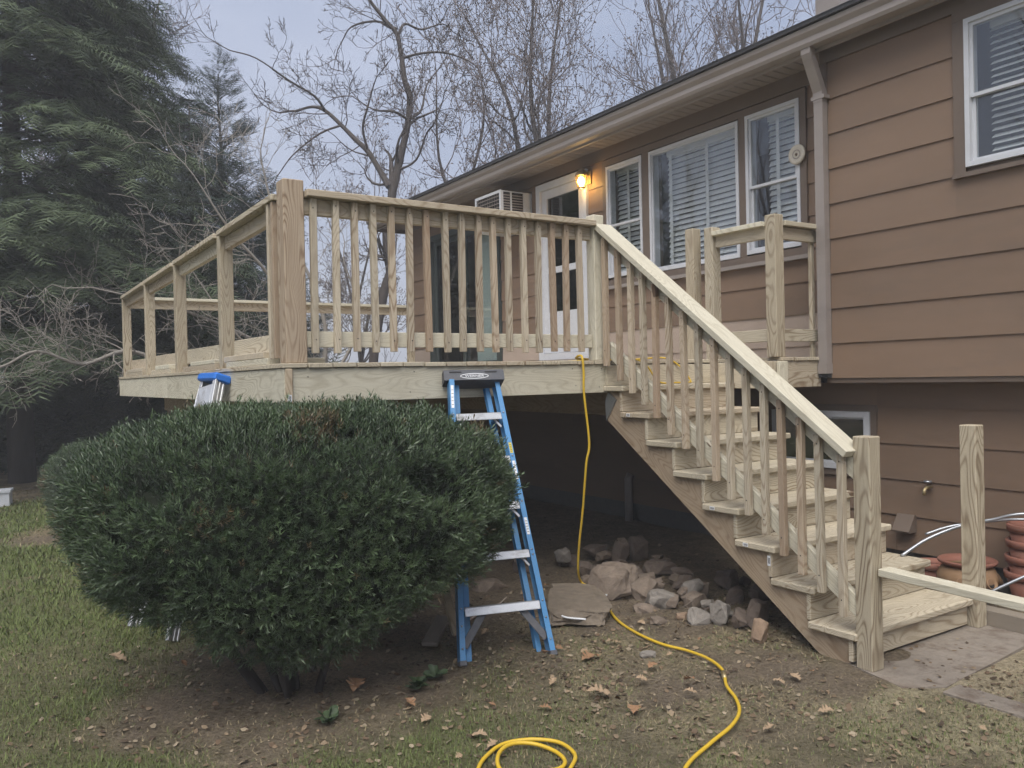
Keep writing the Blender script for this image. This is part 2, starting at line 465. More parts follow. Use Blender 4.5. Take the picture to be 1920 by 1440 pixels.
M_['leaf_pale'] = plain('oak_leaf_pale', (0.33, 0.235, 0.15), rough=0.8, nscale=25, namt=0.2)
M_['weed'] = plain('weed', (0.055, 0.085, 0.04), rough=0.55, nscale=20, namt=0.2)

# ------------------------------------------------------------------ ground
BUSH_C = (-3.345, -0.40)
def ground_cols(X, Y):
    """real surface colour of the yard: grass, thatch, bare soil (linear rgb) and grass cover 0..1"""
    def nz(sc, ox, oy, oct=3):
        out = np.zeros_like(X); amp = 1.0; tot = 0
        for i in range(oct):
            f = sc * 2 ** i
            # cheap value noise
            gx, gy = X * f + ox + 17 * i, Y * f + oy + 31 * i
            ix, iy = np.floor(gx), np.floor(gy); fx, fy = gx - ix, gy - iy
            fx = fx * fx * (3 - 2 * fx); fy = fy * fy * (3 - 2 * fy)
            h = lambda a, b: np.modf(np.abs(np.sin(a * 127.1 + b * 311.7) * 43758.5453))[0]
            v = (h(ix, iy) * (1 - fx) + h(ix + 1, iy) * fx) * (1 - fy) + (h(ix, iy + 1) * (1 - fx) + h(ix + 1, iy + 1) * fx) * fy
            out += amp * v; tot += amp; amp *= 0.5
        return out / tot
    a = nz(1.1, 3, 9); b = nz(3.1, 40, 2); c = nz(9.0, 5, 77)
    sm = lambda e0, e1, x: np.clip((x - e0) / (e1 - e0), 0, 1) ** 2 * (3 - 2 * np.clip((x - e0) / (e1 - e0), 0, 1))
    # green: lawn at the left and in the near middle; bare near bush, stairs and under the deck
    lawn = sm(-3.0, -4.1, X) * 0.95
    lawn = np.maximum(lawn, sm(-0.75, -1.55, Y) * sm(-1.9, -2.9, X) * 0.85)
    lawn = np.maximum(lawn, sm(-1.9, -2.5, Y) * 0.5)
    lawn = np.maximum(lawn, 0.36 - 0.26 * sm(-2.9, -1.9, X))
    dbush = np.hypot((X - BUSH_C[0]), (Y - BUSH_C[1] + 0.1))
    lawn *= 0.12 + 0.88 * sm(0.6, 1.05, dbush + 0.5 * (b - 0.5))
    dsec = np.hypot(X + 3.60, Y - 4.9); lawn *= sm(0.6, 1.1, dsec)
    under = sm(-0.55, -0.1, Y + 0.4 * (a - .5)) * sm(-3.45, -3.1, X)
    lawn *= 1 - under
    lawn *= sm(-0.95, -1.05, X)
    lawn *= 1 - sm(7.4, 8.6, Y + (a - .5))
    cover = np.clip(lawn * (0.35 + 1.25 * a) + (b - 0.5) * 0.55 * (lawn > .02), 0, 1)
    soil = np.stack([0.155 + .075 * c, 0.124 + .06 * c, 0.090 + .044 * c], -1)
    thatch = np.stack([0.25 + .12 * c, 0.205 + .10 * c, 0.135 + .06 * c], -1)
    dusty = np.clip(sm(0.35, 0.75, b) * (1 - under) * sm(0.7, 1.5, dbush), 0, 1)
    base = soil * (1 - 0.75 * dusty[..., None]) + thatch * (0.75 * dusty[..., None])
    saw = sm(-1.9, -2.3, Y) * sm(-2.1, -1.2, X) * sm(.40, .60, b) * .8          # pale sawdust near the steps
    base = base * (1 - saw[..., None]) + np.array([0.46, 0.39, 0.27]) * saw[..., None]
    green = np.stack([0.105 + .06 * c, 0.122 + .055 * c, 0.050 + .025 * c], -1)
    col = base * (1 - 0.8 * cover[..., None]) + green * (0.8 * cover[..., None])
    return col * 1.18, cover, under, dusty

def ground_mat():
    m, nd, lk, bs = newmat('ground')
    at = nd.new('ShaderNodeAttribute'); at.attribute_name = 'Col'
    ge = nd.new('ShaderNodeNewGeometry')
    n1 = N(nd, 'ShaderNodeTexNoise', Scale=45.0, Detail=6.0, Roughness=0.78); lk.new(ge.outputs['Position'], n1.inputs['Vector'])
    n2 = N(nd, 'ShaderNodeTexNoise', Scale=7.0, Detail=5.0, Roughness=0.65); lk.new(ge.outputs['Position'], n2.inputs['Vector'])
    v = mathn(nd, lk, 'ADD', mathn(nd, lk, 'MULTIPLY', n1.outputs['Fac'], 2.4), mathn(nd, lk, 'MULTIPLY', n2.outputs['Fac'], 0.9))
    g = nd.new('ShaderNodeCombineColor')
    f = mathn(nd, lk, 'SUBTRACT', v, 0.68, clamp=False)
    for i in range(3): lk.new(f, g.inputs[i])
    lk.new(mix(nd, lk, 1.0, at.outputs['Color'], g.outputs[0], 'MULTIPLY'), bs.inputs['Base Color'])
    bs.inputs['Roughness'].default_value = 0.97; bs.inputs['Specular IOR Level'].default_value = 0.1
    bp = nd.new('ShaderNodeBump'); bp.inputs['Strength'].default_value = 0.9; bp.inputs['Distance'].default_value = 0.02
    lk.new(v, bp.inputs['Height']); lk.new(bp.outputs[0], bs.inputs['Normal'])
    return m

gx = np.concatenate([[-220, -90, -45, -25, -16, -11], np.arange(-8.5, 2.3, 0.05), [3, 5, 8, 12, 20, 40, 90, 220]])
gy = np.concatenate([[-120, -50, -25, -12, -8], np.arange(-5.6, 3.0, 0.05), np.arange(3.0, 13.0, 0.12), [14, 16, 19, 24, 32, 45, 70, 120, 260]])
GX, GY = np.meshgrid(gx, gy, indexing='ij')
gcol, _, _, _ = ground_cols(GX, GY)
def ground_z(X, Y):
    return 0.010 * np.sin(X * 2.3 + 1.1 * np.sin(Y * 1.9)) * np.cos(Y * 2.1 + 0.7) + 0.005 * np.sin(X * 9.1 + Y * 7.3) * np.sin(Y * 8.7 - X * 3.1) - 0.008
GZ = np.where((np.abs(GX) < 12) & (np.abs(GY) < 14), ground_z(GX, GY), -0.008)
nx, ny = GX.shape
idx = np.arange(nx * ny).reshape(nx, ny)
GF = np.stack([idx[:-1, :-1], idx[1:, :-1], idx[1:, 1:], idx[:-1, 1:]], -1).reshape(-1, 4)
me = np_mesh('ground', np.stack([GX, GY, GZ], -1).reshape(-1, 3), GF, ground_mat(), gcol.reshape(-1, 3))
me.polygons.foreach_set('use_smooth', [True] * len(me.polygons))
props(link_mesh('ground', me, I4), kind='structure', label='patchy lawn and bare soil of the back yard')

# concrete pad at the foot of the steps and the edging strip
o = MB().prism([(-1.06, -2.02), (-1.10, -2.20), (-0.93, -2.31), (-0.42, -2.27), (0.16, -2.22), (0.30, -1.80), (-1.0, -1.80)], 'z', -0.05, 0.002).build('concrete_pad', M_['concrete'], origin=(-0.5, -2.1, 0))
props(o, kind='structure', label='worn concrete pad at the foot of the stairs')
o = board('edging_strip', (-0.93, -2.33, -0.026), (-0.86, -4.6, -0.026), 0.145, 0.06, M_['concrete'])
props(o, kind='structure', label='flat concrete edging strip between lawn and bare bed')

# ------------------------------------------------------------------ house
XR, XP = 0.90, 0.65           # recessed wall plane, projecting wall plane
YJ = -0.55                    # where the projection starts
house = thing('house', 'brown lap-sided raised house with white windows and grey gutter', 'house', (XR, 0.0, 0.0))
Y_END, Y_NEAR, X_BACK = 7.0, -7.0, 9.2
Z_SOF, Z_OV = 3.87, 1.43
C0, EXPO = 2.458, 0.257       # a course line and the board exposure

win = {'w1': (1.69, 2.24, 2.49, 3.65), 'pic': (0.455, 1.585, 2.47, 3.65), 'w3': (-0.175, 0.378, 2.48, 3.66)}
door = (2.62, 3.46, 1.72, 3.66)
slide = (4.42, 6.28, 1.60, 3.50)
acbox = (3.66, 4.25, 3.23, 3.67)
rwin = (-2.62, -1.615, 2.745, 3.68)
bwin = (-0.745, 0.15, 0.72, 1.165)

def cells(y0, y1, z0, z1, ops):
    ys = sorted({y0, y1, *[v for o in ops for v in o[:2] if y0 < v < y1]})
    zs = sorted({z0, z1, *[v for o in ops for v in o[2:] if z0 < v < z1]})
    for a, b in zip(ys, ys[1:]):
        for c, d in zip(zs, zs[1:]):
            m, n = (a + b) / 2, (c + d) / 2
            if not any(o[0] < m < o[1] and o[2] < n < o[3] for o in ops):
                yield a, b, c, d

def wall_part(name, x, y0, y1, z0, z1, ops, thick=0.14):
    mb = MB()
    for a, b, c, d in cells(y0, y1, z0, z1, ops): mb.box(x, x + thick, a, b, c, d)
    return mb.build(name, M_['trim'], house)

def siding(wall, x, y0, y1, zlines, ops, mat_of, gap=0.0):
    """lap boards, each its own object; clipped round openings"""
    for z0, z1 in zip(zlines, zlines[1:]):
        e = z1 - z0
        def prof(z):      # how proud the board stands at height z
            return 0.017 - 0.0125 * (z - z0) / e
        segs = []
        cuts = sorted({y0, y1, *[v for o in ops for v in o[:2] if y0 < v < y1 and o[2] < z1 and o[3] > z0]})
        for a, b in zip(cuts, cuts[1:]):
            m = (a + b) / 2
            lo, hi = [z0], [z1]
            block = [(max(o[2], z0), min(o[3], z1)) for o in ops if o[0] < m < o[1] and o[2] < z1 and o[3] > z0]
            parts = [(z0, z1)]
            for c, d in block:
                nxt = []
                for p, q in parts:
                    if c > p + 0.004: nxt.append((p, min(c, q)))
                    if d < q - 0.004: nxt.append((max(d, p), q))
                parts = nxt
            for p, q in parts: segs.append((a, b, p, q))
        merged = []
        for s in segs:
            if merged and abs(merged[-1][1] - s[0]) < 1e-6 and merged[-1][2:] == s[2:]:
                merged[-1] = (merged[-1][0], s[1], *s[2:])
            else: merged.append(s)
        for a, b, p, q in merged:
            # butt joints in long boards
            pieces = [(a, b)]
            if b - a > 3.7:
                j = a + (b - a) * random.uniform(0.35, 0.65); pieces = [(a, j - 0.001), (j + 0.001, b)]
            for ya, yb in pieces:
                drop = 0.010 if p == z0 else 0.0
                pts = [(x - 0.001, p - drop), (x - prof(p), p - drop), (x - prof(q), q - 0.0005), (x - 0.001, q - 0.0005)]
                MB().prism(pts, 'y', ya, yb).build('siding_board', mat_of((p + q) / 2), wall, origin=(x, (ya + yb) / 2, p))

def trimpiece(name, y0, y1, z0, z1, x0, x1, mat='trim', parent=house):
    return MB().box(x0, x1, y0, y1, z0, z1).build(name, M_[mat], parent, origin=(x0, (y0 + y1) / 2, z0))

# recessed upper wall -------------------------------------------------
opsR = list(win.values()) + [door, slide, acbox]
wR = wall_part('wall', XR, YJ + 0.001, Y_END, Z_OV + 0.04, Z_SOF, opsR)
casing = [(YJ - 1, -0.232, 9, 9.1)]
# boards stop at the casing round the window bank and the doors
bank = (-0.235, 2.30, 2.405, 3.725)
sopsR = [bank, (2.565, 3.515, 1.2, 3.71), (4.365, 6.335, 1.2, 3.555), (3.64, 4.27, 3.21, 3.69)]
zl = [1.43 + EXPO * 0 - 0.001] + [C0 + EXPO * k for k in range(-3, 5)] + [3.735]
zl = [Z_OV + 0.04, C0 - 3 * EXPO, C0 - 2 * EXPO, C0 - EXPO, C0, C0 + EXPO, C0 + 2 * EXPO, C0 + 3 * EXPO, C0 + 4 * EXPO, 3.735]
siding(wR, XR, YJ + 0.002, Y_END - 0.07, zl, sopsR, lambda z: M_['beige'] if z < C0 - 2 * EXPO else M_['siding'])
trimpiece('frieze_board', YJ + 0.002, Y_END - 0.001, 3.735, Z_SOF - 0.001, XR - 0.026, XR - 0.001)
trimpiece('corner_board', Y_END - 0.069, Y_END + 0.02, Z_OV, 3.734, XR - 0.024, XR - 0.001)
# casing of the window bank
cx0, cx1 = XR - 0.030, XR - 0.001
cas = MB()
cas.box(cx0, cx1, -0.235, 2.30, 3.662, 3.725)
cas.box(cx0, cx1, -0.235, 2.30, 2.405, 2.468)
for a, b in ((-0.235, -0.176), (0.379, 0.454), (1.586, 1.689), (2.241, 2.30)): cas.box(cx0, cx1, a, b, 2.469, 3.661)
cas.build('window_casing', M_['trim'], house, origin=(XR, 1, 2.4))
trimpiece('window_sill', -0.26, 2.33, 2.372, 2.404, XR - 0.062, XR - 0.001, 'gutter')

def window(y0, y1, z0, z1, x, mid=None, slat0=None, tapes=(), pitch=0.05, slat_mat='blind', lab=None, blind_drop=0.0, jambs=0.030, tilt=52, gl='glass'):
    xa, xb = x - 0.036, x + 0.07
    w = MB().ring(xa, xb, y0 + 0.001, y1 - 0.001, z0 + 0.001, z1 - 0.001, jambs).build('window', M_['white'], house, origin=(x, (y0 + y1) / 2, z0))
    if lab: w['label'] = lab
    i0, i1, j0, j1 = y0 + jambs, y1 - jambs, z0 + jambs, z1 - jambs
    sash = []
    if mid is None: sash = [(j0, j1, 0.0)]
    else: sash = [(j0, mid + 0.012, 0.022), (mid - 0.012, j1, 0.0)]
    for n, (a, b, off) in enumerate(sash):
        sw = 0.022 if mid else 0.014
        MB().ring(x - 0.022 + off, x - 0.001 + off, i0 + 0.001, i1 - 0.001, a + 0.001, b - 0.001, sw).build('sash', M_['white'], w, origin=(x, (y0 + y1) / 2, a))
        MB().box(x - 0.013 + off, x - 0.009 + off, i0 + sw - 0.004, i1 - sw + 0.004, a + sw - 0.004, b - sw + 0.004).build('pane', M_[gl], w, origin=(x, (y0 + y1) / 2, a))
    if slat0 is not None:
        s0, s1 = slat0
        L = s1 - s0
        z = j1 - 0.04 - blind_drop
        while z > j0 + 0.03:
            t = math.radians(tilt + random.uniform(-3, 3))

            board('blind_slat', (x + 0.115, s0, z), (x + 0.115, s1, z), 0.05, 0.003, M_[slat_mat], w, upv=(-math.sin(t), 0, math.cos(t)), bev=0.0)
            z -= pitch
        for ty in tapes:
            trimpiece('blind_tape', ty - 0.018, ty + 0.018, j0 + 0.02, j1 - 0.01, x + 0.082, x + 0.084, 'blind', w)
        trimpiece('blind_headrail', s0, s1, j1 - 0.035, j1 + 0.01, x + 0.09, x + 0.14, 'blind', w)
    return w

window(*win['w1'], XR, mid=3.03, slat0=(1.72, 2.21), tapes=(2.02,), tilt=60, lab='narrow sash window beside the lit door')
window(*win['pic'], XR, slat0=(0.50, 1.46), tapes=(0.93, 1.40), tilt=62, lab='wide picture window with closed white blinds')
window(*win['w3'], XR, mid=3.045, slat0=(-0.12, 0.24), tapes=(0.13,), tilt=58, lab='narrow sash window next to the downspout')

# entry door
dr = MB().ring(XR - 0.045, XR + 0.10, door[0] - 0.055, door[1] + 0.055, door[2] - 0.05, door[3] + 0.05, 0.075).build('door', M_['white'], house, origin=(XR, 3, door[2]), label='white storm door with tall glass panes')
d0, d1 = door[0] + 0.022, door[1] - 0.022
lf = MB()
lf.ring(XR - 0.012, XR + 0.028, d0, d1, door[2] + 0.03, door[3] - 0.03, 0.095)
lf.box(XR - 0.011, XR + 0.027, d0 + 0.095, d1 - 0.095, 2.665, 2.735)
lf.box(XR - 0.008, XR + 0.022, d0 + 0.095, d1 - 0.095, door[2] + 0.125, 2.22)
lf.build('door_leaf', M_['white'], dr, origin=(XR, 3, door[2]))
for a, b in ((2.22, 2.665), (2.735, door[3] - 0.125)):
    MB().box(XR + 0.004, XR + 0.008, d0 + 0.09, d1 - 0.09, a, b).build('pane', M_['glass_dim'], dr, origin=(XR, 3, a))
tube('door_handle', [(XR - 0.012, d0 + 0.05, 2.66), (XR - 0.05, d0 + 0.05, 2.66), (XR - 0.05, d0 + 0.05, 2.52), (XR - 0.012, d0 + 0.05, 2.52)], 0.008, M_['black'], dr)
trimpiece('threshold', door[0] - 0.06, door[1] + 0.06, door[2] - 0.085, door[2] - 0.052, XR - 0.09, XR + 0.05, 'gutter', dr)

# sliding glass door with vertical blinds
sl = MB().ring(XR - 0.035, XR + 0.10, slide[0] - 0.05, slide[1] + 0.05, slide[2] - 0.04, slide[3] + 0.05, 0.075).build('sliding_door', M_['slider'], house, origin=(XR, 5.3, slide[2]), label='dark framed sliding glass door at the far end')
ym = 5.35
for a, b, off in ((slide[0] + 0.026, ym + 0.04, 0.0), (ym - 0.04, slide[1] - 0.026, 0.035)):
    MB().ring(XR + off - 0.01, XR + off + 0.022, a, b, slide[2] + 0.036, slide[3] - 0.026, 0.07).build('sash', M_['slider'], sl, origin=(XR, a, slide[2]))
    MB().box(XR + off + 0.004, XR + off + 0.009, a + 0.066, b - 0.066, slide[2] + 0.10, slide[3] - 0.092).build('pane', M_['glass_dim'] if off else M_['glass'], sl, origin=(XR, a, slide[2]))
for i in range(9):
    y = 4.53 + i * 0.085
    a = math.radians(35)
    board('vertical_blind', (XR + 0.16, y, slide[2] + 0.06), (XR + 0.16, y, slide[3] - 0.08), 0.088, 0.002, M_['green_blind'], sl, upv=(math.cos(a), math.sin(a), 0), bev=0.0)

# projecting upper wall (right) --------------------------------------
wP = wall_part('wall', XP, Y_NEAR, YJ, Z_OV, Z_SOF, [rwin], 0.12)
wP['label'] = 'projecting upper wall right of the downspout'
sopsP = [(rwin[0] - 0.075, rwin[1] + 0.075, rwin[2] - 0.06, 3.735)]
zlP = [Z_OV, C0 - 3 * EXPO, C0 - 2 * EXPO, C0 - EXPO, C0, C0 + EXPO, C0 + 2 * EXPO, C0 + 3 * EXPO, C0 + 4 * EXPO, 3.745]
siding(wP, XP, Y_NEAR, YJ - 0.055, zlP, sopsP, lambda z: M_['siding'])
trimpiece('corner_board', YJ - 0.054, YJ + 0.0, Z_OV - 0.008, 3.744, XP - 0.022, XP - 0.001)
trimpiece('frieze_board', Y_NEAR, YJ, 3.746, Z_SOF - 0.001, XP - 0.024, XP - 0.001)
cas = MB()
cas.box(XP - 0.030, XP - 0.001, rwin[0] - 0.074, rwin[1] + 0.074, 3.682, 3.745)
cas.box(XP - 0.030, XP - 0.001, rwin[0] - 0.074, rwin[0] - 0.001, rwin[2] - 0.03, 3.681)
cas.box(XP - 0.030, XP - 0.001, rwin[1] + 0.001, rwin[1] + 0.074, rwin[2] - 0.03, 3.681)
cas.build('window_casing', M_['trim'], house, origin=(XP, -2, 2.7))
trimpiece('window_sill', rwin[0] - 0.08, rwin[1] + 0.08, rwin[2] - 0.06, rwin[2] - 0.031, XP - 0.045, XP - 0.001)
window(*rwin, XP, mid=3.19, slat0=(rwin[0] + 0.08, rwin[1] - 0.10), tapes=(), pitch=0.042, tilt=35, blind_drop=0.0, lab='double hung window at the right picture edge')
# side of the projection and its underside
MB().box(XP + 0.121, XR + 0.14, YJ - 0.12, YJ - 0.001, Z_OV, Z_SOF).build('return_wall', M_['siding'], house, origin=(XP, YJ, Z_OV))
MB().box(XP - 0.004, XR + 0.1, Y_NEAR, YJ - 0.002, Z_OV - 0.045, Z_OV - 0.012).build('overhang_soffit', M_['trim'], house, origin=(XP, YJ, Z_OV))

# lower wall ----------------------------------------------------------
wL = wall_part('wall', XR + 0.002, Y_NEAR, Y_END, 0.18, Z_OV - 0.05, [bwin], 0.14)
wL['label'] = 'shaded lower wall under the overhang and deck'
zlL = [0.18 + 0.256 * k for k in range(0, 5)] + [Z_OV - 0.05]
siding(wL, XR + 0.002, Y_NEAR, Y_END - 0.001, zlL, [(bwin[0] - 0.05, bwin[1] + 0.05, bwin[2] - 0.05, bwin[3] + 0.05)], lambda z: M_['siding'])
window(*bwin, XR, jambs=0.045, gl='glass_dim', lab='small basement window behind the stairs')
MB().ring(XR - 0.025, XR + 0.001, bwin[0] - 0.05, bwin[1] + 0.05, bwin[2] - 0.05, bwin[3] + 0.05, 0.049).build('window_casing', M_['trim'], house, origin=(XR, bwin[0], bwin[2]))
MB().box(XR + 0.02, XR + 0.24, Y_NEAR, Y_END, -0.4, 0.179).build('foundation', M_['foundation'], house, origin=(XR, 0, 0))
# remaining shell: ends, back, floors
MB().prism([(1.041, -.4), (9.2, -.4), (9.2, 3.87), (5.05, 5.45), (1.041, 4.12)], 'y', Y_END - 0.14, Y_END).build('end_wall', M_['siding'], house, origin=(4, Y_END, 0))
MB().prism([(1.141, -.4), (9.2, -.4), (9.2, 3.87), (5.05, 5.45), (1.141, 4.12)], 'y', Y_NEAR, Y_NEAR + 0.14).build('end_wall', M_['siding'], house, origin=(4, Y_NEAR, 0))
MB().box(X_BACK, X_BACK + 0.14, Y_NEAR, Y_END, -0.4, Z_SOF).build('back_wall', M_['siding'], house, origin=(X_BACK, 0, 0))
MB().box(XR + 0.145, X_BACK - 0.01, Y_NEAR + 0.15, Y_END - 0.15, 1.30, 1.42).build('interior_floor', M_['dark'], house, origin=(4, 0, 1.3))
MB().box(XR + 0.145, X_BACK - 0.01, Y_NEAR + 0.15, Y_END - 0.15, Z_SOF, Z_SOF + 0.05).build('interior_ceiling', M_['dark'], house, origin=(4, 0, 3.9))
MB().box(2.6, 2.7, Y_NEAR + 0.15, Y_END - 0.15, 1.42, Z_SOF - 0.01).build('interior_partition', M_['foundation'], house, origin=(2.6, 0, 1.42))

# roof, soffit, gutter -----------------------------------------------
XE, ZE = 0.39, 3.955
SL = 0.333
ridge_x = 5.05
zr = ZE + (ridge_x - XE) * SL
roof = MB().prism([(XE - 0.015, ZE), (ridge_x, zr), (10.1, ZE - 0.13), (10.1, ZE - 0.02), (ridge_x, zr + 0.045), (XE - 0.03, ZE + 0.028), (XE - 0.03, ZE + 0.002)], 'y', Y_NEAR - 0.5, 7.5).build('roof', M_['shingle'], house, origin=(ridge_x, 0, ZE))
# lower edges of shingle courses along the eave
for k in range(5):
    x = XE - 0.034 + 0.145 * k; z = ZE + 0.028 + (x + 0.03 - XE) * SL
    MB().prism([(x, z), (x, z + 0.007), (x + 0.15, z + 0.007 + 0.15 * SL), (x + 0.15, z + 0.0015 + 0.15 * SL)], 'y', Y_NEAR - 0.5, 7.5).build('shingle_course', M_['shingle'], roof, origin=(x, 0, z))
gut = MB().prism([(0.505, 3.822), (0.418, 3.822), (0.405, 3.845), (0.412, 3.885), (0.385, 3.915), (0.380, 3.948), (0.392, 3.952), (0.398, 3.92), (0.424, 3.89), (0.417, 3.85), (0.425, 3.832), (0.505, 3.832)], 'y', Y_NEAR - 0.5, 7.46).build('gutter', M_['gutter'], house, origin=(0.45, 0, 3.82))
trimpiece('fascia_board', Y_NEAR - 0.5, 7.49, 3.80, 3.950, 0.506, 0.53, 'gutter')
# ribbed soffit panels
y = -3.4
pm = MB()
while y < 7.45:
    x1 = XP - 0.025 if y + 0.1 < YJ else XR - 0.027
    mb = MB().prism([(y + 0.004, Z_SOF - 0.001), (y + 0.010, Z_SOF - 0.012), (y + 0.094, Z_SOF - 0.012), (y + 0.100, Z_SOF - 0.001), (y + 0.1, Z_SOF + 0.006), (y + 0.004, Z_SOF + 0.006)], 'x', 0.531, x1 if y < Y_END else 2.4)
    mb.build('soffit_panel', M_['soffit'], house, origin=(0.531, y, Z_SOF))
    y += 0.1
MB().box(0.531, X_BACK, -7.4, 7.46, Z_SOF + 0.052, Z_SOF + 0.06).build('soffit_deck', M_['dark'], house, origin=(0.6, 0, Z_SOF))
trimpiece('rake_board', 7.46, 7.49, 3.80, 3.955, 0.531, 2.4, 'trim')
# downspout
ds = MB()
ds.box(0.575, 0.632, -0.605, -0.530, 1.475, 3.49)
ds.build('downspout', M_['gutter'], house, origin=(0.6, -0.565, 1.47), label='square grey downspout at the wall corner')
V = []
for (xc, yc, z, h) in ((0.455, -0.580, 3.822, 0.0), (0.455, -0.580, 3.78, 0.0), (0.602, -0.567, 3.53, 0.0), (0.602, -0.567, 3.46, 0.0)):
    V += [(xc - 0.03, yc - 0.039, z), (xc + 0.03, yc - 0.039, z), (xc + 0.03, yc + 0.039, z), (xc - 0.03, yc + 0.039, z)]
Fq = []
for i in range(3):
    for j in range(4):
        q = (j + 1) % 4; Fq.append((i * 4 + j, i * 4 + q, i * 4 + 4 + q, i * 4 + 4 + j))
add('downspout_elbow', V, Fq, M_['gutter'], house)
MB().box(0.568, 0.651, -0.628, -0.512, 3.478, 3.505).build('downspout_strap', M_['gutter'], house, origin=(0.6, -0.56, 3.49))
MB().box(0.571, 0.636, -0.609, -0.526, 1.455, 1.53).build('downspout_end', M_['gutter'], house, origin=(0.6, -0.56, 1.46))
MB().box(0.577, 0.630, -0.603, -0.532, 1.425, 1.454).build('downspout_mouth', M_['dark'], house, origin=(0.6, -0.56, 1.43))
MB().box(2.88, 3.16, 0.86, 1.14, 4.7, 6.1).build('chimney', M_['gutter'], roof, origin=(3, 1, 4.7))
# dryer vent hood and water tap on the lower wall
MB().prism([(XR - 0.018, 0.44), (XR - 0.035, 0.44), (XR - 0.11, 0.33), (XR - 0.105, 0.318), (XR - 0.018, 0.318)], 'y', -1.085, -0.955).build('vent_hood', M_['trim'], house, origin=(XR, -1, 0.32))
tp = tube('water_tap', [(XR - 0.016, -1.197, 0.65), (XR - 0.075, -1.197, 0.65), (XR - 0.10, -1.197, 0.635), (XR - 0.105, -1.197, 0.60)], 0.012, M_['brass'], house)
lathe('tap_handle', [(0.0, 0.012), (0.028, 0.010), (0.028, -0.002), (0, -0.004)], M_['steel'], tp, M=T(XR - 0.055, -1.197, 0.688), k=10)
tube('drain_pipe', [(XR - 0.06, 1.95, -0.02), (XR - 0.06, 1.95, 0.42), (XR - 0.03, 1.95, 0.46)], 0.04, M_['gutter'], house)

# things on the house wall
t = thing('wall_lantern', 'lit brass porch lantern on the brown wall beside the white door', 'lantern', (XR - 0.02, 2.53, 3.475))
MB().box(XR - 0.032, XR - 0.018, 2.495, 2.565, 3.535, 3.675).build('back_plate', M_['brass'], t)
Lx = XR - 0.13
tube('arm', [(XR - 0.03, 2.53, 3.615), (XR - 0.08, 2.53, 3.680), (Lx, 2.53, 3.690)], 0.008, M_['brass'], t)
lathe('cap', [(0.0, 0.075), (0.02, 0.07), (0.07, 0.02), (0.075, 0.0), (0.0, 0.005)], M_['brass'], t, M=T(Lx, 2.53, 3.615), k=6)
lathe('base', [(0.0, -0.01), (0.045, -0.008), (0.045, 0.006), (0.0, 0.008)], M_['brass'], t, M=T(Lx, 2.53, 3.485), k=6)
for i in range(6):
    a = math.pi / 3 * i
    board('bar', (Lx + 0.045 * math.cos(a), 2.53 + 0.045 * math.sin(a), 3.488), (Lx + 0.068 * math.cos(a), 2.53 + 0.068 * math.sin(a), 3.618), 0.007, 0.007, M_['brass'], t, upv=(math.cos(a), math.sin(a), 0), bev=0)
lathe('glass_shade', [(0.042, 0.0), (0.064, 0.125)], glass('lantern_glass', (1.0, 0.93, 0.8), 0.04), t, M=T(Lx, 2.53, 3.491), k=6)
em, nd, lk, bs = newmat('bulb_glow'); bs.inputs['Emission Color'].default_value = (1.0, 0.62, 0.20, 1); bs.inputs['Emission Strength'].default_value = 16.0; bs.inputs['Base Color'].default_value = (1, .8, .5, 1)
lathe('bulb', [(0.0, 0.0), (0.016, 0.005), (0.036, 0.045), (0.036, 0.07), (0.022, 0.098), (0.0, 0.105)], em, t, M=T(Lx, 2.53, 3.500), k=12)
pl = bpy.data.lights.new('lantern_light', 'POINT'); pl.energy = 0.35; pl.color = (1.0, 0.66, 0.30); pl.shadow_soft_size = 0.04
plo = bpy.data.objects.new('lantern_light', pl); put(plo, T(Lx - 0.0, 2.53, 3.450), t)

t = thing('air_conditioner', 'white window air conditioner sticking out of the wall under the eave', 'air conditioner', (XR, 3.96, 3.23))
ax0, ax1, ay0, ay1, az0, az1 = 0.47, XR + 0.02, 3.665, 4.245, 3.24, 3.665
cs = MB()
cs.box(ax0 + 0.02, ax1, ay0 + 0.012, ay1 - 0.012, az0 + 0.012, az1 - 0.012)
cs.build('core', M_['black'], t)
cs = MB()
cs.box(ax0, ax1, ay0, ay1, az1 - 0.011, az1); cs.box(ax0, ax1, ay0, ay1, az0, az0 + 0.011)
cs.box(ax0, ax0 + 0.03, ay0 + 0.0, ay0 + 0.011, az0 + 0.011, az1 - 0.011)
cs.box(ax1 - 0.14, ax1, ay0 + 0.0, ay0 + 0.011, az0 + 0.011, az1 - 0.011)
cs.box(ax0 + 0.13, ax0 + 0.15, ay0 + 0.001, ay0 + 0.011, az0 + 0.011, az1 - 0.011)
cs.box(ax0, ax1, ay1 - 0.011, ay1, az0 + 0.011, az1 - 0.011)
cs.build('case', M_['white'], t)
MB().ring(ax0 - 0.012, ax0 - 0.001, ay0 - 0.004, ay1 + 0.004, az0 - 0.004, az1 + 0.004, 0.03).build('front_frame', M_['white'], t)
for i in range(8):
    z = az0 + 0.055 + i * 0.044
    MB().box(ax0 - 0.009, ax0 + 0.006, ay0 + 0.027, ay1 - 0.027, z, z + 0.006).build('grille_bar', M_['gutter'], t, origin=(ax0, ay0, z))
for i in range(9):
    y = ay0 + 0.075 + i * 0.054
    MB().box(ax0 - 0.0105, ax0 - 0.0095, y, y + 0.006, az0 + 0.027, az1 - 0.027).build('grille_bar', M_['gutter'], t, origin=(ax0, y, az0))
for i in range(12):
    z = az0 + 0.03 + i * 0.031
    for xa, xb in ((ax0 + 0.031, ax0 + 0.129), (ax0 + 0.151, ax1 - 0.141)):
        MB().box(xa, xb, ay0 + 0.004, ay0 + 0.012, z, z + 0.012).build('louvre', M_['gutter'], t, origin=(xa, ay0, z))

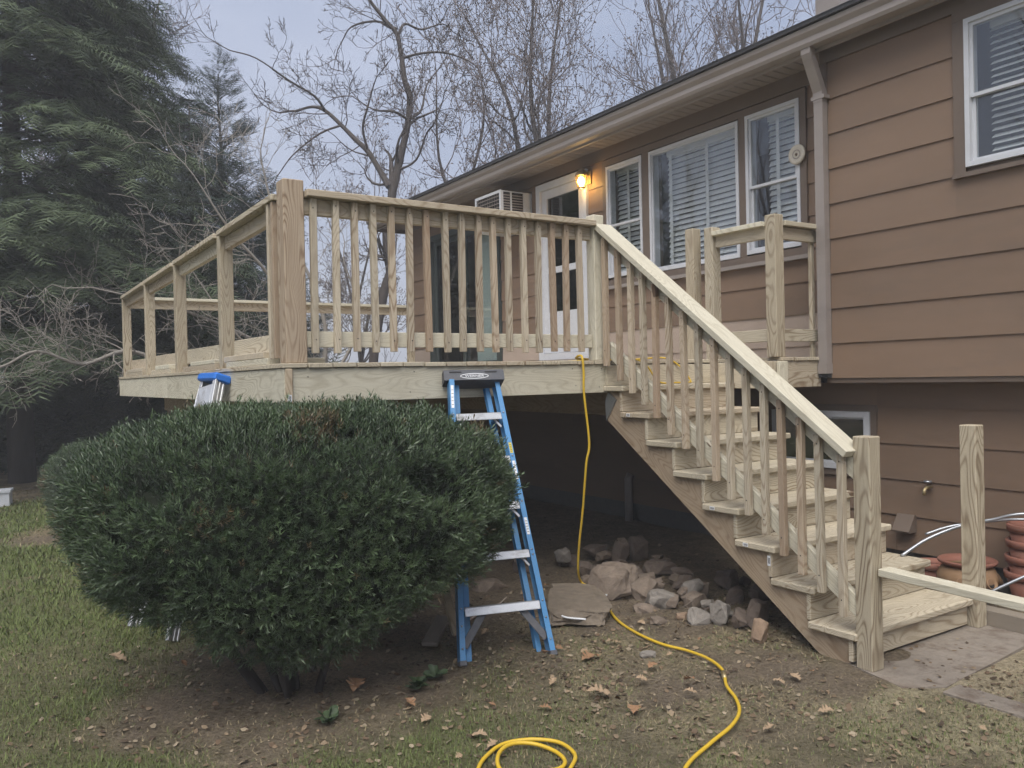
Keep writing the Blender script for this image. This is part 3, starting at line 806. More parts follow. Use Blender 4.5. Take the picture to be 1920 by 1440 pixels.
t = thing('wall_thermometer', 'round cream dial thermometer on the casing beside the downspout window', 'thermometer', (XR - 0.04, -0.165, 3.2))
RY = Matrix.Rotation(-math.pi / 2, 4, 'Y')
lathe('dial', [(0.0, 0.012), (0.05, 0.012), (0.066, 0.018), (0.078, 0.012), (0.080, 0.0), (0.0, -0.004)], M_['beige'] if False else plain('cream', (0.55, 0.50, 0.42), rough=0.5, namt=.04), t, M=T(XR - 0.048, -0.165, 3.205) @ RY, k=28)
lathe('inner_ring', [(0.030, 0.0135), (0.034, 0.017), (0.038, 0.0135)], M_['gutter'], t, M=T(XR - 0.048, -0.165, 3.205) @ RY, k=24)
lathe('hub', [(0.0, 0.022), (0.010, 0.020), (0.012, 0.0125)], M_['trim'], t, M=T(XR - 0.048, -0.165, 3.205) @ RY, k=12)
tube('bracket', [(XR - 0.03, -0.22, 3.205), (XR - 0.05, -0.18, 3.205)], 0.006, M_['black'], t, k=6)

# ------------------------------------------------------------------ deck
ZD = 1.5815                    # walking surface
DX0, DX1, DY1 = -3.27, XR - 0.03, 6.45
SX0, SX1 = -1.04, 0.04         # stair opening
BY = -0.52                     # front edge of the bump-out beside the stairs
deck = thing('deck', 'raised pressure treated pine deck with unfinished railings', 'deck', (-1.2, 3.0, 0.0))
x = DX0 - 0.012
i = 0
while x < DX1 - 0.02:
    w = min(0.140, DX1 - x)
    y0 = -0.018 if x < SX1 + 0.0 else BY - 0.015
    y0 += random.uniform(-0.004, 0.003)
    board('deck_board', (x + w / 2, y0, ZD - 0.013 + random.uniform(-.0015, .0015)), (x + w / 2, DY1 + random.uniform(-.01, .01), ZD - 0.013), w - 0.004, 0.026, M_['pine'], deck)
    x += 0.1435
zf0, zf1 = ZD - 0.222, ZD - 0.028
zfc = (zf0 + zf1) / 2
fh = zf1 - zf0
# front fascia in two lengths, left fascia, end trim strip
board('fascia_board', (DX0 + 0.046, -0.001 + 0.019, zfc), (SX0 + 0.03, 0.018, zfc), 0.038, fh, M_['pine_pale'], deck)
board('fascia_board', (DX0 + 0.019, -0.001, zfc), (DX0 + 0.019, 3.4, zfc), 0.038, fh, M_['pine_pale'], deck)
board('fascia_board', (DX0 + 0.019, 3.402, zfc), (DX0 + 0.019, DY1, zfc), 0.038, fh, M_['pine_pale'], deck)
board('fascia_board', (DX0 + 0.04, DY1 - 0.019, zfc), (DX1, DY1 - 0.019, zfc), 0.038, fh, M_['pine'], deck)
board('fascia_board', (SX0 + 0.032, 0.022, zfc), (SX1 - 0.0, 0.022, zfc), 0.038, fh, M_['pine'], deck)
board('fascia_board', (SX1 + 0.02, 0.0, zfc), (SX1 + 0.02, BY + 0.040, zfc), 0.038, fh, M_['pine'], deck)
board('fascia_board', (SX1 + 0.002, BY + 0.019, zfc), (XP - 0.03, BY + 0.019, zfc), 0.038, fh, M_['pine'], deck)
# end-grain strip and paper tag at the front left corner
board('corner_strip', (DX0 + 0.022, -0.014, zf0 + 0.002), (DX0 + 0.022, -0.014, zf1 - 0.002), 0.040, 0.012, M_['pine_brown'], deck, upv=(0, 1, 0))
def tag_sticker(cx, cy, cz, w, h, n, parent, stripes=4):
    """little printed lumber tag facing n ('-y' or '-x')"""
    if n == '-y':
        o = MB().box(cx - w / 2, cx + w / 2, cy - 0.002, cy, cz - h / 2, cz + h / 2).build('tag', M_['print_white'], parent, origin=(cx, cy, cz))
        for k in range(stripes):
            a = cx - w * 0.4 + w * 0.8 * k / stripes
            MB().box(a, a + w * 0.1, cy - 0.0026, cy - 0.0021, cz - h * 0.1, cz + h * 0.4).build('print', M_['black'], o, origin=(a, cy, cz))
    else:
        o = MB().box(cx - 0.002, cx, cy - w / 2, cy + w / 2, cz - h / 2, cz + h / 2).build('tag', M_['print_white'], parent, origin=(cx, cy, cz))
        for k in range(stripes):
            a = cy - w * 0.4 + w * 0.8 * k / stripes
            MB().box(cx - 0.0026, cx - 0.0021, a, a + w * 0.1, cz - h * 0.3, cz + h * 0.3).build('print', M_['black'], o, origin=(cx, a, cz))
    return o
tag_sticker(DX0 + 0.022, -0.0205, zf0 + 0.030, 0.024, 0.040, '-y', deck)
# frame under the boards
y = 0.45
while y < DY1 - 0.2:
    board('joist', (DX0 + 0.04, y, zfc - 0.002), (DX1 - 0.01, y, zfc - 0.002), 0.038, fh - 0.006, M_['pine_brown'], deck)
    y += 0.406
for bx in (-2.75, -0.55):
    board('beam', (bx, 0.25, zf0 - 0.098), (bx, DY1 - 0.1, zf0 - 0.098), 0.076, 0.184, M_['pine_brown'], deck)
    for py in (0.5, 3.3, 6.1):
        if bx < -1 or py > 1:
            board('support_post', (bx, py, -0.2), (bx, py, zf0 - 0.19), 0.089, 0.089, M_['pine_brown'], deck, upv=(0, 1, 0))

def post(name, cx, cy, z0, z1, s, mat, parent, **kw):
    return board(name, (cx, cy, z0), (cx, cy, z1), s, s, mat, parent, upv=(0, 1, 0), bev=0.005, **kw)

ZC = 2.538                     # top of the rail cap
# posts
post('railing_post', -3.192, 0.065, ZD - 0.0, ZC + 0.055, 0.118, M_['post_old'], deck, label='thick corner post of the deck')
post('railing_post', -1.062, 0.040, ZD - 0.0, ZC + 0.045, 0.089, M_['pine_pale'], deck)
LEFT_Y = [1.49, 3.07, 4.62, 6.22]
for py in LEFT_Y: post('railing_post', -3.205, py, ZD, ZC + 0.015, 0.089, M_['pine_post'], deck)
post('railing_post', 0.50, 6.22, ZD, ZC - 0.04, 0.089, M_['pine_post'], deck)
post('railing_post', -1.30, 6.22, ZD, ZC - 0.04, 0.089, M_['pine_post'], deck)
post('railing_post', 0.135, 0.290, ZD, 2.625, 0.089, M_['pine_post'], deck)
post('railing_post', 0.145, 0.095, ZD, 2.605, 0.089, M_['pine'], deck)
post('railing_post', 0.180, -0.470, ZD, 2.610, 0.094, M_['pine_post'], deck)
board('post_block', (0.150, -0.545, ZD - 0.03), (0.150, -0.545, ZD - 0.26), 0.089, 0.03, M_['pine_pale'], deck, upv=(0, 1, 0))
# front railing: cap, rails, balusters
yr = 0.040
board('rail_cap', (-3.128, 0.030, ZC - 0.019), (-1.108, 0.030, ZC - 0.019), 0.140, 0.038, M_['pine'], deck)
board('top_rail', (-3.128, yr + 0.012, ZC - 0.0835), (-1.108, yr + 0.012, ZC - 0.0835), 0.038, 0.089, M_['pine'], deck)
board('bottom_rail', (-3.128, yr + 0.012, 1.715), (-1.108, yr + 0.012, 1.715), 0.038, 0.089, M_['pine_pale'], deck)
BALX = [-3.083, -2.953, -2.838, -2.723, -2.609, -2.495, -2.378, -2.250, -2.138, -2.016, -1.906, -1.797, -1.678, -1.564, -1.448, -1.338, -1.221]
for bx in BALX:
    dx = random.uniform(-.004, .004)
    board('baluster', (bx + dx, yr - 0.025, 1.640 + random.uniform(-.006, .006)), (bx - dx, yr - 0.025, ZC - 0.041), 0.036, 0.034, M_['pine_warm'], deck, upv=(0, 1, 0), bev=0.002)
SCREW = None
def screw(parent, x, y, z, ax):
    global SCREW
    if SCREW is None:
        bm = bmesh.new(); bmesh.ops.create_circle(bm, cap_ends=True, segments=6, radius=0.0042)
        SCREW = bpy.data.meshes.new('screw'); bm.to_mesh(SCREW); bm.free(); SCREW.materials.append(M_['black'])
    Rm = Matrix.Rotation(math.pi / 2, 4, 'X') if ax == '-y' else Matrix.Rotation(-math.pi / 2, 4, 'Y')
    link_mesh('screw', SCREW, T(x, y, z) @ Rm, parent)
for o in [o for o in bpy.data.objects if o.name.startswith('baluster') and o.parent is deck]:
    c = WM[o].translation
    for z in (1.71, 2.455): screw(o, c.x + random.uniform(-.004, .004), c.y - 0.0176, z + random.uniform(-.012, .012), '-y')
for fx in (-3.12, -2.5, -1.9, -1.3, -1.08):
    for z in (zf0 + .04, zf1 - .04): screw(deck, fx + random.uniform(-.02, .02), -0.0016, z + random.uniform(-.015, .015), '-y')
# left railing
ys = [0.15] + LEFT_Y
for a, b in zip(ys, ys[1:]):
    a2, b2 = a + (0.0 if a < 1 else 0.047), b - 0.047
    board('rail_cap', (-3.215, a2, ZC - 0.022), (-3.215, b2, ZC - 0.022), 0.115, 0.034, M_['pine'], deck)
    board('top_rail', (-3.195, a2, ZC - 0.085), (-3.195, b2, ZC - 0.085), 0.038, 0.089, M_['pine_brown' if b > 4 else 'pine'], deck)
    board('bottom_rail', (-3.150, a2, 1.705), (-3.150, b2, 1.715), 0.038, 0.120, M_['pine'], deck)
for by in (0.19, 0.275):
    board('baluster', (-3.245, by, 1.615), (-3.245, by, ZC - 0.042), 0.036, 0.034, M_['pine_warm'], deck, upv=(1, 0, 0), bev=0.002)
# back railing
board('rail_cap', (-3.155, 6.22, ZC - 0.022), (0.455, 6.22, ZC - 0.022), 0.115, 0.034, M_['pine_pale'], deck)
board('top_rail', (-3.155, 6.245, ZC - 0.090), (0.455, 6.245, ZC - 0.090), 0.038, 0.100, M_['pine'], deck)
# short railing of the bump-out
board('rail_cap', (0.140, 0.050, 2.548), (0.155, -0.424, 2.548), 0.120, 0.034, M_['pine_pale'], deck)
board('top_rail', (0.150, 0.050, 2.490), (0.165, -0.424, 2.490), 0.038, 0.089, M_['pine'], deck)
board('rail_cap', (0.229, -0.475, 2.548), (0.620, -0.475, 2.548), 0.120, 0.034, M_['pine'], deck)
board('top_rail', (0.229, -0.470, 2.483), (0.640, -0.470, 2.483), 0.038, 0.089, M_['pine'], deck)
board('bottom_rail', (0.150, 0.050, 1.742), (0.170, -0.422, 1.742), 0.038, 0.089, M_['pine'], deck)
board('bottom_rail', (0.229, -0.470, 1.742), (0.640, -0.470, 1.742), 0.038, 0.089, M_['pine'], deck)
board('nailer', (0.612, -0.455, ZD), (0.612, -0.455, 2.44), 0.036, 0.030, M_['pine'], deck, upv=(0, 1, 0))

# ------------------------------------------------------------------ stairs
RUN, RISE = 0.24592, 0.17652
stair = thing('staircase', 'new pine staircase with balustrade leading down from the deck', 'staircase', (-0.5, -1.2, 0.0))
ty = lambda i: 0.0404 - i * RUN
tz = lambda i: ZD - i * RISE
for i in range(1, 9):
    z = tz(i)
    a, b = SX0 + random.uniform(-.012, .004), SX1 + (0.0 if i < 8 else 0.0)
    tr = board('tread', (a, ty(i) + 0.142, z - 0.019), (b, ty(i) + 0.142, z - 0.019), 0.284, 0.038, M_['pine'], stair, bev=0.006)
    zb = (tz(i + 1) + 0.001) if i < 8 else 0.018
    board('riser', (SX0 + 0.010, ty(i) + 0.045, (z - 0.039 + zb) / 2), (SX1 - 0.012, ty(i) + 0.045, (z - 0.039 + zb) / 2), 0.026, z - 0.039 - zb, M_['pine'], stair)
    if i in (2, 5, 6):
        tag_sticker(a - 0.0005, ty(i) + 0.20, z - 0.018, 0.036, 0.020, '-x', stair)
tag_sticker(SX0 + 0.009, ty(6) + 0.050, tz(6) - 0.085, 0.020, 0.055, '-x', stair)
board('riser', (SX0 + 0.010, ty(0) - 0.05, ZD - 0.105), (SX1 - 0.012, ty(0) - 0.05, ZD - 0.105), 0.022, 0.140, M_['pine'], stair)
# sawtooth stringers
def stringer(x0, x1, mat):
    pts = [(0.035, ZD - 0.225)]
    pts = [(0.0, ZD - 0.230)]
    yy = ty(1) + 0.284
    pts = []
    for i in range(1, 9):
        z = tz(i) - 0.0395
        pts.append((ty(i) + (0.060 + RUN if i > 1 else 0.2), z))
        pts.append((ty(i) + 0.060, z))
    pts.append((ty(8) + 0.060, 0.0))
    pts.append((-1.69, 0.0))
    pts.append((0.0, 1.165))
    if True:
        pts.append((0.0, tz(1) - 0.0395 - 0.001))
    # remove duplicates of the first point region
    return MB().prism(pts, 'x', x0, x1).build('stringer', mat, stair, M=frame(((x0 + x1) / 2, 0.0, 1.2), ((x0 + x1) / 2, -1.7, 0.0), (1, 0, 0))[0])
stringer(SX0 + 0.028, SX0 + 0.066, M_['pine_brown'])
stringer((SX0 + SX1) / 2 - 0.019, (SX0 + SX1) / 2 + 0.019, M_['pine_brown'])
stringer(SX1 - 0.066, SX1 - 0.028, M_['pine_brown'])
# newels
post('newel_post', -0.990, -1.962, 0.0, 1.150, 0.092, M_['pine_post'], stair, label='left newel post at the foot of the stairs')
post('newel_post', 0.094, -1.900, 0.0, 1.150, 0.092, M_['pine_post'], stair, label='right newel post at the foot of the stairs')
# sloping rail
SLP = RISE / RUN
def hr(y): return 2.538 + (y + 0.005) * 0.752
ux = (0, 0, 1)
board('rail_cap', (-1.040, -0.010, hr(-0.010) - 0.030), (-1.040, -1.925, hr(-1.925) - 0.030), 0.140, 0.038, M_['pine_pale'], stair)
board('top_rail', (-1.008, -0.010, hr(-0.010) - 0.115), (-1.008, -1.960, hr(-1.960) - 0.115), 0.038, 0.089, M_['pine_pale'], stair)
nose = lambda y: tz(1) + (y - ty(1)) * SLP
board('bottom_rail', (-1.008, -0.020, nose(-0.020) + 0.135), (-1.008, -1.965, nose(-1.965) + 0.125), 0.038, 0.089, M_['pine_pale'], stair)
for by in (-0.041, -0.177, -0.301, -0.416, -0.531, -0.652, -0.777, -0.897, -1.021, -1.136, -1.257, -1.378, -1.493, -1.613, -1.725, -1.853):
    d = random.uniform(-.004, .004)
    zt = hr(by) - 0.062
    board('baluster', (-1.055, by - 0.012 + d, nose(by) + 0.020 + random.uniform(-.012, .008)), (-1.055, by - 0.012 - d, zt - 0.03), 0.036, 0.034, M_['pine_warm'], stair, upv=(1, 0, 0), bev=0.002)
for o in [o for o in bpy.data.objects if o.name.startswith('baluster') and o.parent is stair]:
    c = WM[o].translation
    for z in (hr(c.y) - 0.125, nose(c.y) + 0.125): screw(o, c.x - 0.0176, c.y, z + random.uniform(-.01, .01), '-x')
# steel hanger bracket at the stringer head
MB().prism([(0.005, 1.165), (-0.10, 1.31), (-0.02, 1.36), (0.016, 1.30)], 'x', SX0 + 0.018, SX0 + 0.0275).build('bracket', M_['steel'], stair, origin=(SX0, 0, 1.2))

# loose boards lying on the deck edge
def loose(y0, y1, x, z, w, t, mat, label, tilt=0.0, dx=0.0):
    return board('loose_board', (x, y0, z + t / 2), (x + dx, y1, z + t / 2 + tilt), w, t, mat, label=label, cat='board', group='offcut boards lying on the deck')
zb = ZD + 0.002
loose(0.34, 1.30, -3.215, zb, 0.089, 0.038, M_['pine_pale'], 'pale offcut board on the deck right behind the corner post, lowest of the pile')
loose(0.42, 1.36, -3.215, zb + 0.0395, 0.089, 0.038, M_['pine'], 'offcut board on top of the pile behind the corner post')
loose(1.62, 2.75, -3.215, zb, 0.089, 0.038, M_['pine_warm'], 'offcut board between the first two left railing posts')
loose(1.65, 2.45, -3.215, zb + 0.0395, 0.089, 0.030, M_['pine_pale'], 'thin pale offcut stacked on the board between the first two left railing posts')
loose(3.25, 4.30, -3.215, zb, 0.089, 0.038, M_['pine'], 'offcut board between the middle left railing posts, lower one')
loose(3.35, 4.05, -3.215, zb + 0.0395, 0.089, 0.038, M_['pine_pale'], 'offcut board between the middle left railing posts, upper one')
loose(4.80, 6.00, -3.215, zb, 0.089, 0.038, M_['pine'], 'offcut board by the far left railing posts, lower one')
loose(4.85, 5.95, -3.215, zb + 0.0395, 0.089, 0.038, M_['pine_warm'], 'offcut board by the far left railing posts, upper one')
board('loose_board', (-3.10, 0.30, zb + 0.019), (-2.93, 0.34, zb + 0.019), 0.06, 0.036, M_['pine_pale'], label='short pale offcut block right of the thick corner post', cat='board', group='offcut boards lying on the deck')
board('loose_board', (-2.30, 1.35, zb + 0.012), (-2.05, 1.30, zb + 0.012), 0.05, 0.022, M_['print_white'], label='small white scrap lying on the deck before the sliding door', cat='scrap')

# long board resting from the left newel out to the right
board('long_board', (-0.955, -2.020, 0.487), (-0.985, -3.35, 0.452), 0.089, 0.036, M_['pine_pale'], upv=(0, 0, 1), label='long pale board propped level from the left newel post towards the viewer', cat='board')
hs = thing('sawhorse', 'pine sawhorse holding up the long pale board beyond the right edge', 'sawhorse', (-0.93, -3.25, 0))
board('beam', (-1.25, -3.25, 0.385), (-0.60, -3.25, 0.385), 0.038, 0.089, M_['pine'], hs)
for sx in (-1.2, -0.66):
    for s in (-1, 1):
        board('leg', (sx, -3.25 + s * 0.20, 0.0), (sx, -3.25 + s * 0.04, 0.40), 0.089, 0.03, M_['pine'], hs, upv=(0, 1, 0.3))

# ------------------------------------------------------------------ blue stepladder leaning on the fascia
lad = thing('stepladder', 'blue fibreglass stepladder leaning closed against the deck fascia', 'ladder', (-2.37, -0.795, 0.0))
fL, fR = Vector((-2.600, -0.725, 0.0)), Vector((-2.130, -0.868, 0.0))
tL, tR = Vector((-2.292, -0.105, 1.475)), Vector((-1.995, -0.130, 1.475))
sx = (fR - fL).normalized()
along = ((tL + tR) / 2 - (fL + fR) / 2).normalized()
nrm = sx.cross(along).normalized()            # away from the viewer or towards; flip to face viewer
if nrm.y > 0: nrm = -nrm
def rail(a, b, side, mat, depth, name='rail'):
    """channel rail: web on the outside, two flanges"""
    a, b = Vector(a), Vector(b)
    r = board(name, a, b, 0.030, 0.004, mat, lad, upv=nrm, bev=0.0008)                      # front flange (facing the viewer)
    o1 = sx * (side * 0.0135)
    board('web', a + o1 - nrm * (depth / 2 + 0.0022), b + o1 - nrm * (depth / 2 + 0.0022), 0.004, depth, mat, r, upv=nrm, bev=0.0008)
    board('flange', a - nrm * (depth + 0.0045), b - nrm * (depth + 0.0045), 0.030, 0.004, mat, r, upv=nrm, bev=0.0008)
    return r
rail(fL, tL, -1, M_['blue'], 0.072)
rail(fR, tR, 1, M_['blue'], 0.072)
# rear rails folded behind
bo = -nrm * 0.085
rail(fL + bo + sx * 0.05 + along * 0.02, tL + bo + sx * 0.045, -1, M_['blue'], 0.04, 'rear_rail')
rail(fR + bo - sx * 0.05 + along * 0.02, tR + bo - sx * 0.045, 1, M_['blue'], 0.04, 'rear_rail')
for k, s in enumerate((0.175, 0.348, 0.52, 0.69, 0.86)):
    a, b = fL.lerp(tL, s), fR.lerp(tR, s)
    e = (b - a).normalized()
    st = board('step', a + e * 0.018 - nrm * 0.033 + Vector((0, 0, 0)), b - e * 0.018 - nrm * 0.033, 0.074, 0.004, M_['alu'], lad, upv=Vector((0, 0, 1)))
    board('step_lip', a + e * 0.018 + nrm * 0.0035 - along * 0.022, b - e * 0.018 + nrm * 0.0035 - along * 0.022, 0.045, 0.003, M_['alu'], st, upv=nrm)
    for j in range(4):
        off_ = -nrm * (0.008 + 0.016 * j) + Vector((0, 0, 0.003))
        board('tread_ridge', a + e * 0.02 + off_, b - e * 0.02 + off_, 0.004, 0.003, M_['alu'], st, upv=Vector((0, 0, 1)), bev=0)
    for s2, q, dirx in ((1, a, 1), (-1, b, -1)):
        c0 = q + e * dirx * 0.02 - along * 0.085 - nrm * 0.02
        c1 = q + e * dirx * 0.085 - along * 0.006 - nrm * 0.02
        if k in (0,): continue
        board('step_brace', c0, c1, 0.014, 0.004, M_['alu'], st, upv=nrm)
# bottom knee braces
for a0, b0, c in ((fL.lerp(tL, 0.055), fL.lerp(tL, 0.16), 1), (fR.lerp(tR, 0.055), fR.lerp(tR, 0.16), -1)):
    p0 = a0 + sx * c * 0.012 - nrm * 0.02
    p1 = b0 + sx * c * 0.125 - nrm * 0.02
    board('knee_brace', p0, p1, 0.042, 0.006, M_['grey_plastic'], lad, upv=nrm)
# rivets
for s in (0.05, 0.12, 0.175, 0.33, 0.348, 0.52, 0.69, 0.86):
    for q0, q1 in ((fL, tL), (fR, tR)):
        q = q0.lerp(q1, s) + nrm * 0.0025
        Mx, _ = frame(q, q + nrm * 0.01, along)
        lathe('rivet', [(0.006, 0.0), (0.0055, 0.003), (0.0, 0.0045)], M_['steel'], lad, M=T(*q) @ Matrix(((sx.x, along.x, nrm.x, 0), (sx.y, along.y, nrm.y, 0), (sx.z, along.z, nrm.z, 0), (0, 0, 0, 1))), k=6)
for q in (fL, fR):
    board('foot', q - nrm * 0.03 - along * 0.004, q - nrm * 0.03 + along * 0.022, 0.040, 0.085, M_['grey_plastic'], lad, upv=nrm)
yel = plain('sticker_yellow', (0.62, 0.50, 0.08), rough=0.5, namt=.08)
for q0, q1, s0, s1, mt in ((fL, tL, .885, .975, M_['print_white']), (fR, tR, .60, .67, M_['print_white']), (fR, tR, .70, .74, yel), (fR, tR, .40, .46, M_['print_white'])):
    st_ = board('warning_label', q0.lerp(q1, s0) + nrm * 0.0026, q0.lerp(q1, s1) + nrm * 0.0026, 0.017, 0.0006, mt, lad, upv=nrm, bev=0)
    for k in range(5):
        f = s0 + (s1 - s0) * (.15 + .16 * k)
        board('print', q0.lerp(q1, f) + nrm * 0.0031 - sx * 0.006, q0.lerp(q1, f) + nrm * 0.0031 + sx * 0.006, 0.003, 0.0003, M_['black'], st_, upv=nrm, bev=0)
# moulded top cap with slots and printed mark
cm = (tL + tR) / 2
cw = (tR - tL).length + 0.075
capM = Matrix(((sx.x, along.x, nrm.x, cm.x), (sx.y, along.y, nrm.y, cm.y), (sx.z, along.z, nrm.z, cm.z), (0, 0, 0, 1)))
bm = bmesh.new()
hw = cw / 2
prof = [(-0.115, 0.012), (0.020, 0.016), (0.034, 0.008), (0.036, -0.03), (0.034, -0.115), (-0.02, -0.118)]
prof = [(-0.012, 0.010), (0.048, 0.012), (0.060, 0.002), (0.062, -0.115), (0.050, -0.122), (-0.012, -0.118)]
rings_ = []
for xx, k in ((-hw, 0.96), (-hw + 0.008, 1.0), (hw - 0.008, 1.0), (hw, 0.96)):
    rings_.append([bm.verts.new((xx, p * k, q * k)) for p, q in prof])
for r0, r1 in zip(rings_, rings_[1:]):
    for j in range(len(prof)):
        q = (j + 1) % len(prof); bm.faces.new((r0[j], r0[q], r1[q], r1[j]))
bm.faces.new(rings_[0][::-1]); bm.faces.new(rings_[-1])
bmesh.ops.recalc_face_normals(bm, faces=bm.faces)
me = bpy.data.meshes.new('top_cap'); bm.to_mesh(me); bm.free(); me.materials.append(M_['grey_plastic'])
cap = link_mesh('top_cap', me, capM, lad)
for xx in (-0.115, 0.105):
    link_mesh('slot', box_mesh(0.075, 0.009, 0.004, M_['black'], 0.001), capM @ T(xx, 0.0400, 0.0125), cap)
# printed ellipse and word
def ellipse_ring(rx, ry, t, k=40):
    V, F = [], []
    for i in range(k):
        a = 2 * math.pi * i / k
        V += [(rx * math.cos(a), ry * math.sin(a), 0.0), ((rx - t) * math.cos(a), (ry - t) * math.sin(a), 0.0)]
    for i in range(k):
        j = (i + 1) % k; F.append((2 * i, 2 * j, 2 * j + 1, 2 * i + 1))
    return V, F
V, F = ellipse_ring(0.088, 0.0185, 0.0045)
add('logo_ring', V, F, M_['print_white'], cap, M=capM @ T(0, 0.0125, 0.0138))
def text_mesh(txt, size, mat, name):
    cu = bpy.data.curves.new(name, 'FONT'); cu.body = txt; cu.size = size; cu.align_x = 'CENTER'; cu.align_y = 'CENTER'; cu.extrude = 0.0002
    to = bpy.data.objects.new(name + '_tmp', cu); COL.objects.link(to)
    bpy.context.view_layer.update()
    me = bpy.data.meshes.new_from_object(to.evaluated_get(bpy.context.evaluated_depsgraph_get()))
    bpy.data.objects.remove(to); me.materials.append(mat); me.name = name
    return me
link_mesh('logo_text', text_mesh('WERNER', 0.026, M_['print_white'], 'lettering'), capM @ T(0, 0.0125, 0.0140) @ Matrix.Diagonal((1.15, 0.92, 1, 1)), cap)

# ------------------------------------------------------------------ aluminium ladder behind the bush
la2 = thing('aluminium_ladder', 'aluminium stepladder with blue top leaning on the left deck fascia behind the bush', 'ladder', (-3.8, 0.8, 0))
f0, f1 = Vector((-3.90, 1.06, 0)), Vector((-3.76, 0.62, 0))
t0, t1 = Vector((-3.335, 1.52, 1.495)), Vector((-3.335, 1.16, 1.495))
e2 = (f1 - f0).normalized(); al2 = ((t0 + t1) / 2 - (f0 + f1) / 2).normalized(); n2 = e2.cross(al2).normalized()
if n2.x > 0: n2 = -n2
for a, b in ((f0, t0), (f1, t1)):
    r = board('rail', a, b, 0.075, 0.004, M_['alu'], la2, upv=e2)
    for k in (-1, 0, 1):
        board('rib', a + n2 * k * 0.025 + e2 * 0.006, b + n2 * k * 0.025 + e2 * 0.006, 0.012, 0.007, M_['alu'], r, upv=e2)
    board('flange', a + n2 * 0.04, b + n2 * 0.04, 0.032, 0.004, M_['alu'], r, upv=n2)
for s in (0.18, 0.35, 0.52, 0.69, 0.86):
    a, b = f0.lerp(t0, s), f1.lerp(t1, s)
    board('step', a, b, 0.08, 0.02, M_['alu'], la2, upv=Vector((0, 0, 1)))
cm = (t0 + t1) / 2
bluecap = plain('cap_blue', (0.03, 0.17, 0.60), rough=0.4, namt=0.08)
board('top_cap', t0 - e2 * 0.03 + al2 * 0.02, t1 + e2 * 0.03 + al2 * 0.02, 0.12, 0.055, bluecap, la2, upv=al2, bev=0.012)
board('back_panel', t0.lerp(t1, .5).lerp(f0.lerp(f1, .5), 0.03) + n2 * 0.045, t0.lerp(t1, .5).lerp(f0.lerp(f1, .5), 0.22) + n2 * 0.045, 0.17, 0.003, M_['alu'], la2, upv=n2)

# ------------------------------------------------------------------ hose
hp = [(-0.45, 1.6, 1.595), (-0.70, 0.9, 1.595), (-0.90, 0.35, 1.595), (-1.20, 0.10, 1.600), (-1.245, -0.02, 1.610), (-1.243, -0.035, 1.50), (-1.241, -0.032, 1.351), (-1.205, -0.030, 1.024), (-1.222, -0.015, 0.879), (-1.212, 0.05, 0.544), (-1.209, 0.10, 0.316), (-1.185, 0.15, 0.116), (-1.125, 0.19, 0.018),
      (-1.146, 0.048, 0.012), (-1.275, -0.227, 0.010), (-1.472, -0.596, 0.010), (-1.553, -0.857, 0.010), (-1.574, -1.098, 0.009), (-1.539, -1.265, 0.009), (-1.546, -1.423, 0.009), (-1.611, -1.574, 0.009), (-1.743, -1.719, 0.009), (-1.829, -1.854, 0.009), (-1.929, -1.962, 0.009), (-2.069, -2.041, 0.009), (-2.261, -2.105, 0.009), (-2.479, -2.193, 0.009),
      (-2.75, -2.40, 0.009), (-3.00, -2.55, 0.009), (-3.30, -2.30, 0.009), (-3.25, -1.95, 0.009), (-3.109, -1.745, 0.009), (-3.003, -1.659, 0.009), (-2.909, -1.629, 0.010), (-2.806, -1.667, 0.011), (-2.735, -1.753, 0.010), (-2.748, -1.869, 0.009), (-2.827, -1.946, 0.009), (-2.899, -1.995, 0.009), (-3.024, -1.954, 0.009), (-3.051, -1.811, 0.012), (-3.000, -1.715, 0.022), (-2.917, -1.675, 0.024), (-2.833, -1.707, 0.015), (-2.794, -1.798, 0.009), (-2.810, -1.887, 0.009), (-2.87, -1.93, 0.012), (-2.95, -1.90, 0.012)]
hose = tube('hose', spline(hp, 10), 0.0083, M_['hose'], k=8, origin=(-1.5, -0.9, 0), label='yellow hose hanging from the deck and coiling across the lawn', cat='hose')
cp = np.array(hp[20]); cq = np.array(hp[21])
tube('coupling', [cp * 0.85 + cq * 0.15 + [0, 0, .002], cp * 0.45 + cq * 0.55 + [0, 0, .002]], 0.0125, M_['brass'], hose, k=8)
hp2 = [(-0.90, 0.60, 1.592), (-0.82, 0.18, 1.592), (-0.78, 0.0, 1.592), (-0.70, -0.055, 1.545), (-0.60, -0.075, 1.425), (-0.47, -0.12, 1.415), (-0.36, -0.13, 1.415), (-0.30, -0.085, 1.43), (-0.36, -0.045, 1.53), (-0.45, 0.02, 1.595), (-0.60, 0.16, 1.592), (-0.72, 0.5, 1.592)]
tube('air_line', spline(hp2, 10), 0.006, M_['hose'], k=6, origin=(-0.6, 0.1, 1.58), label='thin yellow line looped over the top step of the stairs', cat='hose')

